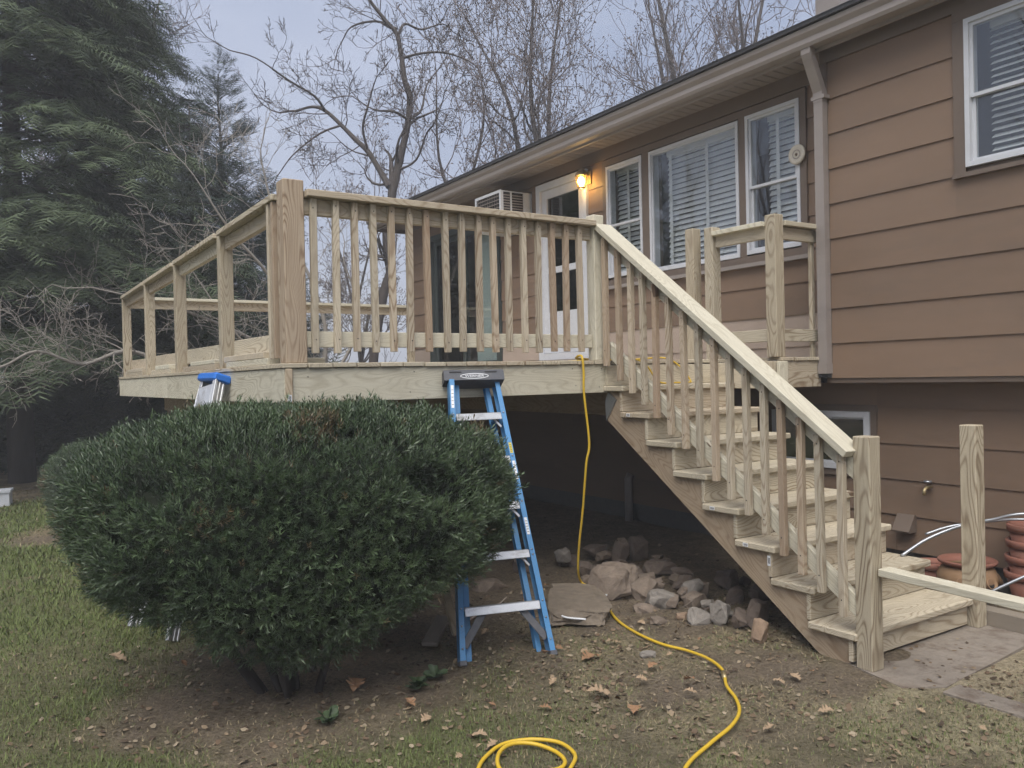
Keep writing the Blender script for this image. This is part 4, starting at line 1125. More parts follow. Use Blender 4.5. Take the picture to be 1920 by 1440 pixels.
# ------------------------------------------------------------------ rocks
def rock(name, x, y, sx_, sy_, sz_, rz, tilt, mat, label, cat='rock', group=None, seed=0, z=0.0, cuts=7, parent=None):
    r = random.Random(seed)
    bm = bmesh.new()
    sg = lambda q, e: math.copysign(abs(q) ** e, q)
    for i in range(22 if cuts > 5 else 30):
        q = Vector((r.gauss(0, 1), r.gauss(0, 1), r.gauss(0, 1))).normalized()
        k = r.uniform(.86, 1.08); e = .62 if cuts > 5 else .5
        bm.verts.new((sg(q.x, e) * k, sg(q.y, e) * k, sg(q.z, e) * k))
    res = bmesh.ops.convex_hull(bm, input=bm.verts[:])
    bmesh.ops.delete(bm, geom=[v for v in bm.verts if not v.link_faces], context='VERTS')
    bmesh.ops.bevel(bm, geom=bm.edges[:], offset=0.05, segments=1, affect='EDGES')
    bmesh.ops.triangulate(bm, faces=bm.faces[:])
    bmesh.ops.subdivide_edges(bm, edges=bm.edges[:], cuts=1, use_grid_fill=True)
    off = Vector((r.uniform(0, 50), r.uniform(0, 50), r.uniform(0, 50)))
    for v in bm.verts:
        p = v.co * (1 + 0.13 * mnoise.noise(v.co * 1.6 + off) + 0.08 * mnoise.noise(v.co * 4.5 + off))
        v.co = Vector((p.x * sx_, p.y * sy_, p.z * sz_)) * 0.95
    me = bpy.data.meshes.new(name); bm.to_mesh(me); bm.free(); me.materials.append(mat)
    M = T(x, y, z) @ Matrix.Rotation(rz, 4, 'Z') @ Matrix.Rotation(tilt, 4, 'Y')
    zs = [(M @ v.co).z for v in me.vertices]
    M = T(0, 0, z - min(zs) - 0.028) @ M
    return link_mesh(name, me, M, parent, label=label, cat=cat, group=group)
D2 = math.radians
RK = 'rocks heaped under the deck'
rl = [ # x, y, sx, sy, sz, rz, tilt, mat, label, z
 (-1.18, -0.16, .055, .17, .125, 25, 18, 'rock', 'long brown rock leaning left in the pile, behind the hose', 0),
 (-1.02, -0.08, .050, .15, .115, 30, 22, 'rock', 'brown rock leaning parallel beside the long leaning rock', 0.02),
 (-0.98, -0.30, .095, .10, .085, 10, -10, 'rock', 'blocky brown rock in the middle of the pile', 0),
 (-1.05, -0.54, .115, .09, .075, -20, 15, 'rock_grey', 'pale angular rock at the front middle of the pile', 0),
 (-0.76, -0.52, .135, .085, .065, -15, 0, 'rock', 'broad rounded tan rock at the right of the pile', 0.03),
 (-1.10, -0.92, .085, .06, .062, -25, 18, 'rock_grey', 'small whitish rock at the front right of the pile', 0),
 (-1.02, -1.00, .065, .075, .085, 20, 0, 'rock_grey', 'upright grey rock at the front right of the pile', 0),
 (-1.19, -0.55, .095, .07, .036, -30, 0, 'rock', 'flat rock lying before the pile near the hose', 0),
 (-1.29, -0.78, .068, .05, .032, 10, 8, 'rock', 'small brown rock in front of the pile', 0),
 (-1.12, -0.79, .055, .045, .034, 30, 0, 'rock_tan', 'small tan rock beside the whitish rock', 0),
 (-0.45, 0.12, .15, .10, .06, -20, 0, 'rock_dark', 'broad dark rock at the back right of the pile', 0.02),
 (-0.48, -0.14, .09, .06, .045, -35, 10, 'rock_dark', 'thin dark slab on the back right of the pile', 0.03),
 (-1.73, -1.17, .058, .045, .024, -25, 0, 'rock_grey', 'small flat stone lying alone in the dirt before the pile', 0),
 (-1.09, -1.36, .040, .05, .082, 15, 20, 'rock_tan', 'tan brick-like stone standing beside the stair stringer', 0),
 (-0.83, 0.76, .10, .09, .065, 0, 0, 'rock_dark', 'dark rock deep under the deck, left of the pile', 0),
 (-0.53, 0.80, .13, .09, .060, 15, 0, 'rock_dark', 'wide dark rock deep under the deck behind the pile', 0),
 (-0.46, 0.55, .065, .07, .12, 10, 10, 'rock_dark', 'pointed dark rock at the back of the pile', 0),
 (-0.25, 0.58, .085, .07, .12, -15, -12, 'rock_dark', 'steep dark rock at the back right of the pile', 0),
 (-1.05, 0.22, .055, .05, .05, 0, 0, 'rock', 'small rock where the hose meets the ground', 0),
 (-0.98, -1.12, .055, .05, .066, 40, 0, 'rock_dark', 'dark rock beside the upright grey rock', 0),
 (-0.88, -1.16, .09, .07, .10, 20, 0, 'rock_dark', 'dark rock tucked under the staircase', 0),
 (-1.21, 0.78, .11, .09, .085, 0, 0, 'rock_dark', 'dark rock under the deck behind the stepladder', 0),
 (-1.66, 0.55, .16, .10, .055, 10, 0, 'rock', 'low wide rock seen between the stepladder steps', 0),
 (-0.80, -0.12, .09, .08, .07, 50, 0, 'rock', None, 0.0), (-0.62, -0.30, .09, .07, .06, 20, 0, 'rock_dark', None, 0.0), (-0.72, 0.20, .10, .08, .07, -20, 0, 'rock_dark', None, 0.0),
 (-0.60, -0.72, .08, .08, .07, 60, 0, 'rock_dark', None, 0.0), (-0.35, -0.45, .10, .08, .08, 10, 0, 'rock_dark', None, 0.0), (-0.90, 0.45, .09, .07, .06, 70, 0, 'rock_dark', None, 0.0),
]
for i, (x, y, a, b, c, rz, tl, mt, lb, z) in enumerate(rl):
    if lb is None: lb = 'one of the half hidden dark rocks filling the heap under the deck'
    rock('rock', x, y, a, b, c, D2(rz), D2(tl), M_[mt], lb, group=RK, seed=100 + i, z=z)
rr = random.Random(900)
for i in range(46):
    x, y = rr.uniform(-1.30, -0.15), rr.uniform(-1.25, 0.75)
    if x < -1.2 + 0.28 * abs(y + 0.3): continue
    q = rr.uniform(.028, .062)
    rock('rock', x, y, q * rr.uniform(1, 1.7), q * rr.uniform(.9, 1.4), q * rr.uniform(.6, 1.1), rr.uniform(0, 6.28), rr.uniform(-.3, .3), M_[rr.choice(['rock', 'rock_dark', 'rock_dark', 'rock_grey'])], 'one of the small stones filling the gaps of the heap under the deck', group=RK, seed=1000 + i, z=rr.choice([0, 0, .03, .06]))
rock('stone_slab', -1.53, -0.30, .21, .42, .06, D2(-36), D2(2), M_['slab_stone'], 'flat weathered stone slab beside the stepladder foot', 'slab', seed=51, cuts=5)

# plumbing wire and scraps by the ladder
tube('bent_wire', spline([(-1.72, -0.62, 0.055), (-1.80, -0.50, 0.06), (-1.70, -0.28, 0.062), (-1.45, -0.22, 0.06), (-1.28, -0.28, 0.055)], 8), 0.006, M_['print_white'], k=6, origin=(-1.6, -0.4, 0.05), label='bent white wire lying on the stone slab', cat='wire')
tube('plastic_strap', spline([(-2.22, -0.1, 0.01), (-2.05, -0.02, 0.03), (-1.90, 0.05, 0.03), (-1.80, 0.12, 0.04)], 8), [0.006] * 25, M_['beige'], k=5, origin=(-2, 0, 0), label='pale strap lying behind the bottom ladder step', cat='strap')
board('wood_scrap', (-2.62, -0.38, 0.02), (-2.42, -0.18, 0.09), 0.09, 0.025, M_['old_timber'], label='grey wood scrap under the bush beside the ladder', cat='board')
board('leaning_stake', (-2.44, -0.36, 0.04), (-2.56, -0.42, 0.42), 0.03, 0.045, M_['pine_brown'], upv=(1, 0, 0), label='short pale stake leaning beside the ladder rail under the bush', cat='board')

# ------------------------------------------------------------------ pots and tubes by the wall
def pot(x, y, r, h, z=0.0, tip=None, label='', name='flower_pot', group=None, mat='terracotta'):
    t = thing(name, label, 'pot', (x, y, z), group)
    M = T(x, y, z) @ (tip if tip else I4)
    b = lathe('body', [(0.0, 0.004), (r * 0.68, 0.0), (r * 0.72, 0.01), (r * 0.93, h * 0.78), (r * 0.86, h * 0.78), (r * 0.66, 0.02), (0, 0.02)], M_[mat], t, M=M, k=28)
    lathe('rim', [(r * 0.93, h * 0.78), (r * 1.0, h * 0.79), (r * 1.03, h * 0.98), (r * 1.0, h), (r * 0.90, h), (r * 0.87, h * 0.80)], M_[mat], t, M=M, k=28)
    return t
for k in range(4):
    pot(0.80, -1.90, 0.165 - 0.006 * k, 0.20, z=0.004 + 0.098 * k, label=['lowest terracotta pot of the stack by the wall', 'second terracotta pot from the bottom of the stack', 'third terracotta pot of the stack by the wall', 'topmost terracotta pot of the stack by the wall'][k], group='stacked terracotta pots')
t = thing('strawberry_jar', 'round clay planter jar with side openings behind the right newel post', 'pot', (0.66, -1.56, 0))
lathe('body', [(0.0, 0.003), (0.095, 0.0), (0.12, 0.02), (0.175, 0.10), (0.18, 0.14), (0.155, 0.19), (0.135, 0.205), (0.12, 0.205), (0.14, 0.18), (0.16, 0.13), (0.10, 0.03), (0, 0.03)], M_['jar'], t, M=T(0.66, -1.56, 0), k=28)
lathe('rim', [(0.133, 0.203), (0.168, 0.222), (0.175, 0.236), (0.168, 0.244), (0.130, 0.225), (0.120, 0.206)], M_['terracotta'], t, M=T(0.66, -1.56, 0), k=28)
for a in (200, 255, 310):
    aa = D2(a)
    Mh = T(0.66 + 0.168 * math.cos(aa), -1.56 + 0.168 * math.sin(aa), 0.115) @ Matrix.Rotation(aa, 4, 'Z') @ Matrix.Rotation(D2(65), 4, 'Y')
    lathe('opening', [(0.030, 0.0), (0.040, 0.018), (0.036, 0.024), (0.026, 0.006), (0.0, 0.004)], M_['jar'], t, M=Mh, k=14)
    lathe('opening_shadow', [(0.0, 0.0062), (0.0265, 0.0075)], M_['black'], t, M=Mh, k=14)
pot(1.02 - 0.3, -1.30, 0.13, 0.17, label='terracotta pot standing against the wall behind the clay jar')
tube('metal_tube', spline([(-0.02, -1.53, 0.350), (0.15, -1.60, 0.444), (0.30, -1.73, 0.526), (0.45, -1.825, 0.556), (0.62, -1.94, 0.588), (0.80, -2.30, 0.60)], 8), 0.010, M_['steel'], k=8, origin=(0.4, -1.8, 0.5), label='bent grey metal tube with one end resting on the lower tread', cat='tube')
tube('metal_tube', spline([(0.30, -1.495, 0.436), (0.40, -1.58, 0.482), (0.50, -1.66, 0.502), (0.80, -1.84, 0.520), (0.85, -2.2, 0.50)], 8), 0.009, M_['steel'], k=8, origin=(0.5, -1.7, 0.5), label='second bent grey metal tube lying over the terracotta pots', cat='tube')
tube('metal_tube', spline([(0.28, -1.88, 0.150), (0.40, -2.03, 0.26), (0.50, -2.15, 0.33)], 6), 0.009, M_['steel'], k=8, origin=(0.4, -2, 0.2), label='grey metal tube slanting up at the right edge below the pots', cat='tube')
board('landscape_timber', (0.20, -1.82, 0.045), (0.12, -3.6, 0.045), 0.10, 0.09, M_['old_timber'], label='weathered landscape timber along the bed by the wall', cat='timber')
bxx = thing('storage_box', 'white plastic box on the grass at the left picture edge', 'box', (-4.55, 7.8, 0))
MB().prism([(-4.86, 7.68), (-4.41, 7.72), (-4.37, 7.98), (-4.84, 7.98)], 'z', -0.005, 0.165).build('body', M_['box_white'], bxx)
MB().prism([(-4.88, 7.665), (-4.395, 7.705), (-4.355, 7.995), (-4.86, 7.995)], 'z', 0.166, 0.195).build('lid', M_['box_white'], bxx)

# ------------------------------------------------------------------ vegetation tools
def norm(a): return a / (np.linalg.norm(a, axis=-1, keepdims=True) + 1e-9)

def basis(d, ref):
    """rows of rotation: x=d, z~ref"""
    x = norm(d); z = norm(ref - x * np.sum(ref * x, -1, keepdims=True)); y = np.cross(z, x)
    return np.stack([x, y, z], -1)          # columns are axes

def scatter(TV, TF, TC, P, B, S, C):
    """instance template (verts TV, tris TF, tone TC per vertex) at P with basis B, scale S, tone C"""
    V = np.einsum('nij,kj->nki', B, TV) * S[:, None, None] + P[:, None, :]
    n, k = len(P), len(TV)
    F = (TF[None] + (np.arange(n) * k)[:, None, None]).reshape(-1, TF.shape[1])
    tone = np.clip(C[:, None] * (0.35 + 0.65 * TC[None]), 0, 1)
    col = np.repeat(tone.reshape(-1, 1), 3, 1)
    return V.reshape(-1, 3), F, col

def seg_mesh(name, segs, mat, k=4, origin=(0, 0, 0)):
    A = np.array([s[0] for s in segs]) - origin; B = np.array([s[1] for s in segs]) - origin
    ra = np.array([s[2] for s in segs]); rb = np.array([s[3] for s in segs])
    d = norm(B - A)
    ref = np.where(np.abs(d[:, 2:3]) > 0.9, np.array([[1.0, 0, 0]]), np.array([[0, 0, 1.0]]))
    u = norm(np.cross(d, ref)); v = np.cross(d, u)
    an = np.arange(k) * 2 * math.pi / k
    ring = np.cos(an)[None, :, None] * u[:, None, :] + np.sin(an)[None, :, None] * v[:, None, :]
    V = np.concatenate([A[:, None] + ring * ra[:, None, None], B[:, None] + ring * rb[:, None, None]], 1)
    j = np.arange(k); q = (j + 1) % k
    F = np.stack([j, q, q + k, j + k], -1)
    F = (F[None] + (np.arange(len(A)) * 2 * k)[:, None, None]).reshape(-1, 4)
    me = np_mesh(name, V.reshape(-1, 3), F, mat)
    me.polygons.foreach_set('use_smooth', [True] * len(me.polygons))
    return me

def branch(segs, tips, rng, p, d, r, L, lvl, maxl, upk=0.10, wig=0.16, nst=None, kids=(3, 6), ang=(0.6, 1.05), ratio=(0.45, 0.72), rmin=0.0028, taper=0.45):
    n = nst or max(3, int(L / 0.16)) if lvl < maxl else max(2, min(5, int(L / 0.10)))
    n = min(n, 16)
    st = L / n
    pts = [p]
    for i in range(n):
        d = d + rng.normal(0, wig, 3) + np.array([0, 0, upk])
        d = d / np.linalg.norm(d)
        p2 = p + d * st
        ra = r * (1 - (1 - taper) * i / n); rb = r * (1 - (1 - taper) * (i + 1) / n)
        segs.append((p, p2, max(ra, rmin), max(rb, rmin)))
        p = p2; pts.append((p, d.copy(), rb))
    if lvl >= maxl:
        tips.append((p, d)); return
    nk = rng.integers(kids[0], kids[1] + 1)
    for c in range(nk):
        t = rng.uniform(0.18, 0.98)
        q = pts[1 + min(n - 1, int(t * n))]
        ax = rng.normal(0, 1, 3); ax -= q[1] * (ax @ q[1]); ax /= np.linalg.norm(ax) + 1e-9
        a = rng.uniform(*ang)
        nd = q[1] * math.cos(a) + ax * math.sin(a)
        branch(segs, tips, rng, q[0], nd, max(q[2] * rng.uniform(.5, .75), rmin), L * rng.uniform(*ratio) * (1.05 - 0.35 * t), lvl + 1, maxl, upk, wig, None, kids, ang, ratio, rmin, taper)
    # leader continues
    branch(segs, tips, rng, p, d, max(rb, rmin), L * rng.uniform(.45, .65), lvl + 1, maxl, upk, wig, None, kids, ang, ratio, rmin, taper)

def bare_tree(label, base, limbs, seed, mat_t, mat_c, maxl=3, name='bare_tree', buds=None, group=None, split=0.02, **kw):
    """limbs: list of (polyline, r0, r1, side kids per metre, kid length)"""
    rng = np.random.default_rng(seed)
    segs, tips = [], []
    for P, r0, r1, dens, kl in limbs:
        P = spline(P, 4)
        n = len(P) - 1
        R = np.linspace(r0, r1, n + 1)
        for i in range(n): segs.append((P[i], P[i + 1], R[i], R[i + 1]))
        Ltot = np.linalg.norm(np.diff(P, axis=0), axis=1).sum()
        for c in range(int(dens * Ltot)):
            i = rng.integers(0, n)
            d = P[i + 1] - P[i]; d /= np.linalg.norm(d) + 1e-9
            ax = rng.normal(0, 1, 3); ax -= d * (ax @ d); ax /= np.linalg.norm(ax) + 1e-9
            a = rng.uniform(.55, 1.2)
            branch(segs, tips, rng, P[i], d * math.cos(a) + ax * math.sin(a), max(0.006, R[i] * rng.uniform(.25, .5)), kl * rng.uniform(.6, 1.2), 0, maxl - 1, **kw)
        d = P[-1] - P[-2]; d /= np.linalg.norm(d) + 1e-9
        branch(segs, tips, rng, P[-1], d, r1, kl, 0, maxl - 1, **kw)
    t = thing(name, label, 'tree', base, group)
    big = [s for s in segs if s[2] >= split]; small = [s for s in segs if s[2] < split]
    if big: link_mesh('trunk', seg_mesh('trunk', big, mat_t, 8, np.array(base)), T(*base), t)
    if small: link_mesh('crown', seg_mesh('crown', small, mat_c, 3, np.array(base)), T(*base), t)
    if buds and tips:
        P = np.array([q[0] for q in tips]) - np.array(base)
        rep = 4
        P = np.repeat(P, rep, 0) + rng.normal(0, 0.05, (len(P) * rep, 3))
        TV = np.array([(0, 0, -.6), (.5, 0, 0), (0, .5, 0), (0, 0, 1.0)]) ; TF = np.array([(0, 1, 2), (1, 2, 3), (0, 1, 3)])
        B = basis(rng.normal(0, 1, (len(P), 3)), rng.normal(0, 1, (len(P), 3)))
        V, F, C = scatter(TV, TF, np.ones(4), P, B, rng.uniform(.6, 1.2, len(P)) * buds, np.ones(len(P)))
        link_mesh('buds', np_mesh('buds', V, F, M_['twig_red']), T(*base), t)
    return t

# ------------------------------------------------------------------ bare trees
T1 = [
 ([[1.92, 11.27, -0.14], [2.0, 11.23, 0.97], [2.08, 11.2, 2.06], [2.23, 11.13, 3.01], [2.33, 11.09, 3.44], [2.41, 11.05, 3.7], [2.37, 11.07, 4.08], [2.37, 11.07, 4.6], [2.48, 11.02, 5.28]], .105, .095, 0.4, .8),
 ([[2.48, 11.02, 5.28], [2.59, 10.97, 5.77], [2.71, 10.91, 6.32], [2.81, 10.86, 6.82], [2.84, 10.85, 7.31], [2.77, 10.89, 7.58], [2.72, 10.91, 8.02], [2.64, 10.95, 8.56], [2.45, 11.04, 8.82], [2.21, 11.14, 9.14], [2.02, 11.23, 9.45]], .085, .03, 2.2, .95),
 ([[2.43, 11.05, 5.44], [2.37, 11.28, 5.76], [2.2, 11.55, 6.25], [2.02, 11.83, 6.57], [1.84, 12.1, 6.9], [1.6, 12.39, 7.25], [1.41, 12.66, 7.38], [1.15, 12.94, 7.33]], .07, .025, 2.2, .9),
 ([[2.75, 10.89, 8.09], [2.95, 10.49, 8.08], [3.21, 10.06, 8.0], [3.44, 9.61, 7.77], [3.52, 9.25, 7.51]], .03, .014, 3, .7),
 ([[2.83, 10.86, 6.82], [3.13, 10.89, 7.09], [3.31, 10.98, 7.65], [3.69, 10.97, 8.16]], .03, .014, 3, .7),
 ([[2.67, 10.93, 8.59], [2.89, 11.07, 8.88], [3.28, 11.11, 8.86], [3.78, 11.09, 9.08], [4.08, 11.17, 9.0]], .03, .014, 3, .7),
 ([[2.64, 10.95, 8.67], [2.33, 11.28, 8.89], [1.94, 11.64, 8.83], [1.8, 11.88, 8.56]], .03, .014, 3, .7),
 ([[1.6, 12.39, 7.25], [1.31, 12.22, 7.46], [0.73, 12.14, 7.67], [0.07, 12.07, 7.96], [-0.48, 11.95, 7.97]], .03, .014, 3, .8),
 ([[2.2, 11.55, 6.25], [2.03, 11.4, 6.68], [2.05, 11.16, 7.05], [2.08, 10.92, 7.42]], .03, .014, 3, .7),
 ([[1.84, 12.1, 6.9], [1.35, 12.05, 6.64], [0.76, 12.01, 6.12], [0.38, 11.89, 5.61]], .025, .012, 3, .7),
 ([[2.81, 10.86, 6.82], [2.46, 10.77, 6.9], [1.98, 10.73, 6.86], [1.51, 10.67, 7.03]], .03, .014, 3, .7),
 ([[2.59, 10.97, 5.77], [2.82, 10.57, 5.93], [2.9, 10.24, 6.39], [2.92, 9.93, 6.52], [2.95, 9.62, 6.86]], .025, .012, 3, .6),
]
bare_tree('dark forked bare tree behind the far end of the house', (1.92, 11.27, 0.0), T1, 5, M_['bark'], M_['twig'], maxl=4, wig=0.22, upk=0.06, rmin=0.0048, kids=(2, 3))

def upright(label, x, y, H, seed, stems, r=0.16, spread=0.9, group='bare trees behind the house', first=0.42, dens=2.2, kl=2.0, lean=(0, 0), buds=0.05, rmin=0.0075, maxl=3, mat=('bark', 'twig_red')):
    rng = np.random.default_rng(seed)
    limbs = []
    fork = np.array([x + lean[0] * .3, y + lean[1] * .3, H * first * rng.uniform(.5, .8)])
    limbs.append(([[x, y, -.1], [x + rng.normal(0, .1), y, fork[2] * .5], fork.tolist()], r, r * .8, 0.0, kl))
    for s in range(stems):
        a = 2 * math.pi * (s + rng.uniform(-.3, .3)) / stems
        top = np.array([x + lean[0] + math.cos(a) * spread * rng.uniform(.7, 1.3), y + lean[1] + math.sin(a) * spread, H * rng.uniform(.8, 1.02)])
        m1 = fork * .66 + top * .34 + rng.normal(0, .18, 3); m2 = fork * .33 + top * .67 + rng.normal(0, .22, 3)
        limbs.append(([fork.tolist(), m1.tolist(), m2.tolist(), top.tolist()], r * .62, r * .14, dens, kl))
    return bare_tree(label, (x, y, 0.0), limbs, seed + 1, M_[mat[0]], M_[mat[1]], maxl=maxl, buds=buds, group=group, wig=0.17, upk=0.12, rmin=rmin, kids=(3, 5), ang=(.45, .95))
upright('tall bare budding tree rising behind the middle of the roof', 7.6, 13.0, 12.5, 21, 3, spread=1.5, dens=2.6, kl=2.2)
upright('bare tree with two stems left of the tall budding tree over the roof', 5.6, 14.2, 10.5, 31, 2, r=.11, spread=1.3, dens=2.0, kl=1.7)
upright('many stemmed bare tree over the roof right of the tall one', 12.2, 11.5, 13.5, 41, 4, r=.18, spread=1.8, dens=2.3, kl=2.3)
upright('bare tree near the chimney at the upper right', 14.5, 6.8, 14.0, 51, 3, r=.17, spread=1.9, dens=2.0, kl=2.2)
upright('low bare tree just above the gutter left of the tall budding tree', 5.0, 19.0, 7.6, 61, 3, r=.09, spread=1.3, dens=2.0, kl=1.4)
upright('bare tree top above the hemlocks at the upper left', -1.6, 24.0, 16.0, 81, 4, r=.17, spread=2.2, dens=1.8, kl=2.4, group=None, buds=None, rmin=.008)
# trees across the yard that the window panes mirror
for n, (x, y, h, s) in enumerate(((-15, 10, 11, 91), (-19, 16, 12, 92), (-12, 16.5, 9, 93), (-17, 5, 11, 94), (-21, 22, 13, 95))):
    upright('bare tree across the yard mirrored in the window panes', x, y, h, s, 3, r=.16, spread=1.9, dens=1.6, kl=2.0, group='bare trees mirrored in the panes', buds=None, rmin=.012, maxl=2)

# pale spreading ornamental tree behind the deck
DW = [
 ([[-0.3, 8.0, -0.05], [-0.32, 8.0, 0.6], [-0.42, 7.95, 1.15]], .075, .06, 0, .8),
 ([[-0.42, 7.95, 1.15], [-1.1, 7.75, 1.62], [-1.9, 7.6, 1.92], [-2.5, 7.42, 1.80], [-3.1, 7.22, 1.93], [-3.6, 7.15, 1.76], [-4.1, 7.0, 1.92], [-4.5, 6.9, 1.72], [-5.1, 6.8, 1.62]], .042, .010, 8.0, .55),
 ([[-0.42, 7.95, 1.15], [-0.9, 8.1, 1.9], [-1.6, 8.0, 2.3], [-2.5, 7.8, 2.6], [-3.3, 7.6, 2.75]], .04, .012, 3.4, .8),
 ([[-0.40, 7.95, 1.10], [-0.6, 7.8, 2.2], [-1.1, 7.5, 3.0], [-1.7, 7.3, 3.6], [-2.2, 7.2, 4.3]], .04, .01, 3.4, .85),
 ([[-0.38, 7.97, 1.10], [-0.1, 8.0, 2.1], [-0.3, 8.1, 3.1], [-0.8, 8.2, 4.1], [-1.0, 8.2, 4.9]], .045, .012, 3.2, .85),
 ([[-0.38, 7.97, 1.10], [0.2, 7.9, 1.9], [0.5, 8.1, 2.6], [0.3, 8.2, 3.4]], .035, .012, 3.0, .7),
 ([[-0.42, 7.95, 1.15], [-0.9, 7.4, 1.6], [-1.7, 7.0, 2.1], [-2.3, 6.8, 2.9]], .03, .01, 3.2, .75),
]
bare_tree('pale twiggy ornamental tree spreading low behind the left deck railing', (-0.3, 8.0, 0.0), DW, 15, M_['twig_pale'], M_['twig_pale'], maxl=3, wig=0.32, upk=0.05, rmin=0.0034, kids=(2, 5), name='ornamental_tree', split=0.014)

# brush and far woods beyond the yard
rng = np.random.default_rng(77)
segs, tips = [], []
for i in range(70):
    x = rng.uniform(-28, 40); y = rng.uniform(26, 46) + max(0, x - 8) * 0.3
    branch(segs, tips, rng, np.array([x, y, 0.0]), np.array([rng.normal(0, .05), 0, 1.0]), rng.uniform(.04, .09), rng.uniform(1.5, 2.5), 0, 2, upk=.12, wig=.12, kids=(3, 6), rmin=.010, nst=6)
props(link_mesh('distant_woods', seg_mesh('distant_woods', segs, M_['twig'], 3), I4), 'grey leafless woods far behind the yard', 'woods', kind='stuff')

# ------------------------------------------------------------------ evergreens
def spray_template(n=9, L=1.0, seed=0):
    r = np.random.default_rng(seed)
    V, F, C = [], [], []
    def tri(a, b, c, t):
        i = len(V); V.extend([a, b, c]); F.append((i, i + 1, i + 2)); C.extend([t * .7, t * .7, t])
    def pt(x, y): return (x, y, -0.22 * x * x - 0.35 * abs(y) * abs(y) + r.normal(0, .015))
    for i in range(n):
        x = 0.08 + 0.9 * i / n
        w = 0.34 * (1 - (x - .25) ** 2 * 1.15) * r.uniform(.75, 1.15)
        for s in (-1, 1):
            sx = x + w * 0.55; sy = s * w
            hw = 0.024
            tri(pt(x - hw, 0), pt(x + hw, 0), pt(sx, sy), r.uniform(.5, 1))
            # leaflets along the side twig
            for f in (0.6,):
                bx, by = x + (sx - x) * f, sy * f
                tri(pt(bx - .02, by), pt(bx + .02, by), pt(bx + .10 * r.uniform(.7, 1.3), by + s * .015), r.uniform(.6, 1))
    tri(pt(0, -.012), pt(0, .012), pt(1.05, 0), .8)
    return np.array(V) * L, np.array(F), np.array(C)
SPV, SPF, SPC = spray_template(7)

def evergreen(label, x, y, H, R, seed, nl, ns, mat, z0=0.6, size=(.38, .62), name='evergreen_tree', power=.85, droop=.35, upturn=0.0, tone=(.25, 1.0), group=None, trunk_r=.16, cat='tree'):
    rng = np.random.default_rng(seed)
    t = thing(name, label, cat, (x, y, 0.0), group)
    zt = np.linspace(-.1, H * .97, 14)
    P = np.stack([rng.normal(0, .03, 14).cumsum() * .5, rng.normal(0, .03, 14).cumsum() * .5, zt], -1)
    V, F = tube_np(P, np.linspace(trunk_r, .012, 14), 8)
    add('trunk', V, F, M_['bark_dark'], t, M=T(x, y, 0), smooth=True)
    Ps, Ds, Rs, Ts, Ss = [], [], [], [], []
    segs = []
    for l in range(nl):
        h = z0 + (H - z0) * (rng.uniform(0, 1) ** 1.25)
        f = (h - z0) / (H - z0)
        L = R * (1 - f) ** power * rng.uniform(.72, 1.12) + .18
        if f < .12: L *= .85 + f
        a = rng.uniform(0, 2 * math.pi)
        out = np.array([math.cos(a), math.sin(a), 0.0]); per = np.array([-math.sin(a), math.cos(a), 0.0])
        base = np.array([np.interp(h, zt, P[:, 0]), np.interp(h, zt, P[:, 1]), h])
        dz = -droop * rng.uniform(.5, 1.3)
        m = max(6, int(ns * (L / R) ** 1.25 * rng.uniform(.8, 1.2)))
        tt = rng.uniform(.12, 1.0, m) ** .72
        side = rng.normal(0, 1, m) * (.10 + .22 * L * (1.08 - tt))
        p = base + out * (tt * L)[:, None] + per * side[:, None]
        p[:, 2] += dz * L * tt ** 1.6 + .25 * L * tt * (1 - tt) - .22 * np.abs(side) + rng.normal(0, .05, m) + upturn * L * tt
        d = out * (.75) + per * (np.sign(side) * np.clip(np.abs(side) * 3, 0, .8))[:, None] + np.array([0, 0, -.28 + upturn * 2.0]) + rng.normal(0, .22, (m, 3))
        Ps.append(p); Ds.append(d)
        Rs.append(np.array([0, 0, 1.0]) + rng.normal(0, .25, (m, 3)) + out * .25)
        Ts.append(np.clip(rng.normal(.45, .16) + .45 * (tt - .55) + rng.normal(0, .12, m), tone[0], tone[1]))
        Ss.append(rng.uniform(*size, m) * (.75 + .25 * (1 - f)))
        q = [base + out * L * s + np.array([0, 0, dz * L * s ** 1.6 + .25 * L * s * (1 - s) + upturn * L * s]) for s in (0, .33, .66, .95)]
        for s in range(3): segs.append((q[s], q[s + 1], .022 * (1 - s / 3.2) * (.4 + L / R), .022 * (1 - (s + 1) / 3.2) * (.4 + L / R)))
    Ps, Ds, Rs, Ts, Ss = map(np.concatenate, (Ps, Ds, Rs, Ts, Ss))
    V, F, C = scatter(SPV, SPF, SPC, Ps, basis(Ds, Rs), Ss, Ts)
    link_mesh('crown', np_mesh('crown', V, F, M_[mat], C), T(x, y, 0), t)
    props(link_mesh('limbs', seg_mesh('limbs', segs, M_['bark_dark'], 4), T(x, y, 0), t), kind='stuff')
    print(name, len(F), 'tris')
    return t
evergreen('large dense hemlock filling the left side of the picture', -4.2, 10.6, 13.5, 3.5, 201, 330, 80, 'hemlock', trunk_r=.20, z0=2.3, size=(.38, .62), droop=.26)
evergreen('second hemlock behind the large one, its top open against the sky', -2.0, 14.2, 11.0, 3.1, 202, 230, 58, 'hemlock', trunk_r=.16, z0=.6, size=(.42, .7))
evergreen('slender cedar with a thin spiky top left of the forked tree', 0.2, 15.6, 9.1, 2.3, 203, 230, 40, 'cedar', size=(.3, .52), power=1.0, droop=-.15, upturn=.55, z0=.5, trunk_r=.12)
evergreen('mid height evergreen between the large hemlock and the slender cedar', -1.0, 13.0, 7.4, 2.5, 206, 150, 44, 'cedar', size=(.36, .6), power=.75, z0=.4, trunk_r=.12)
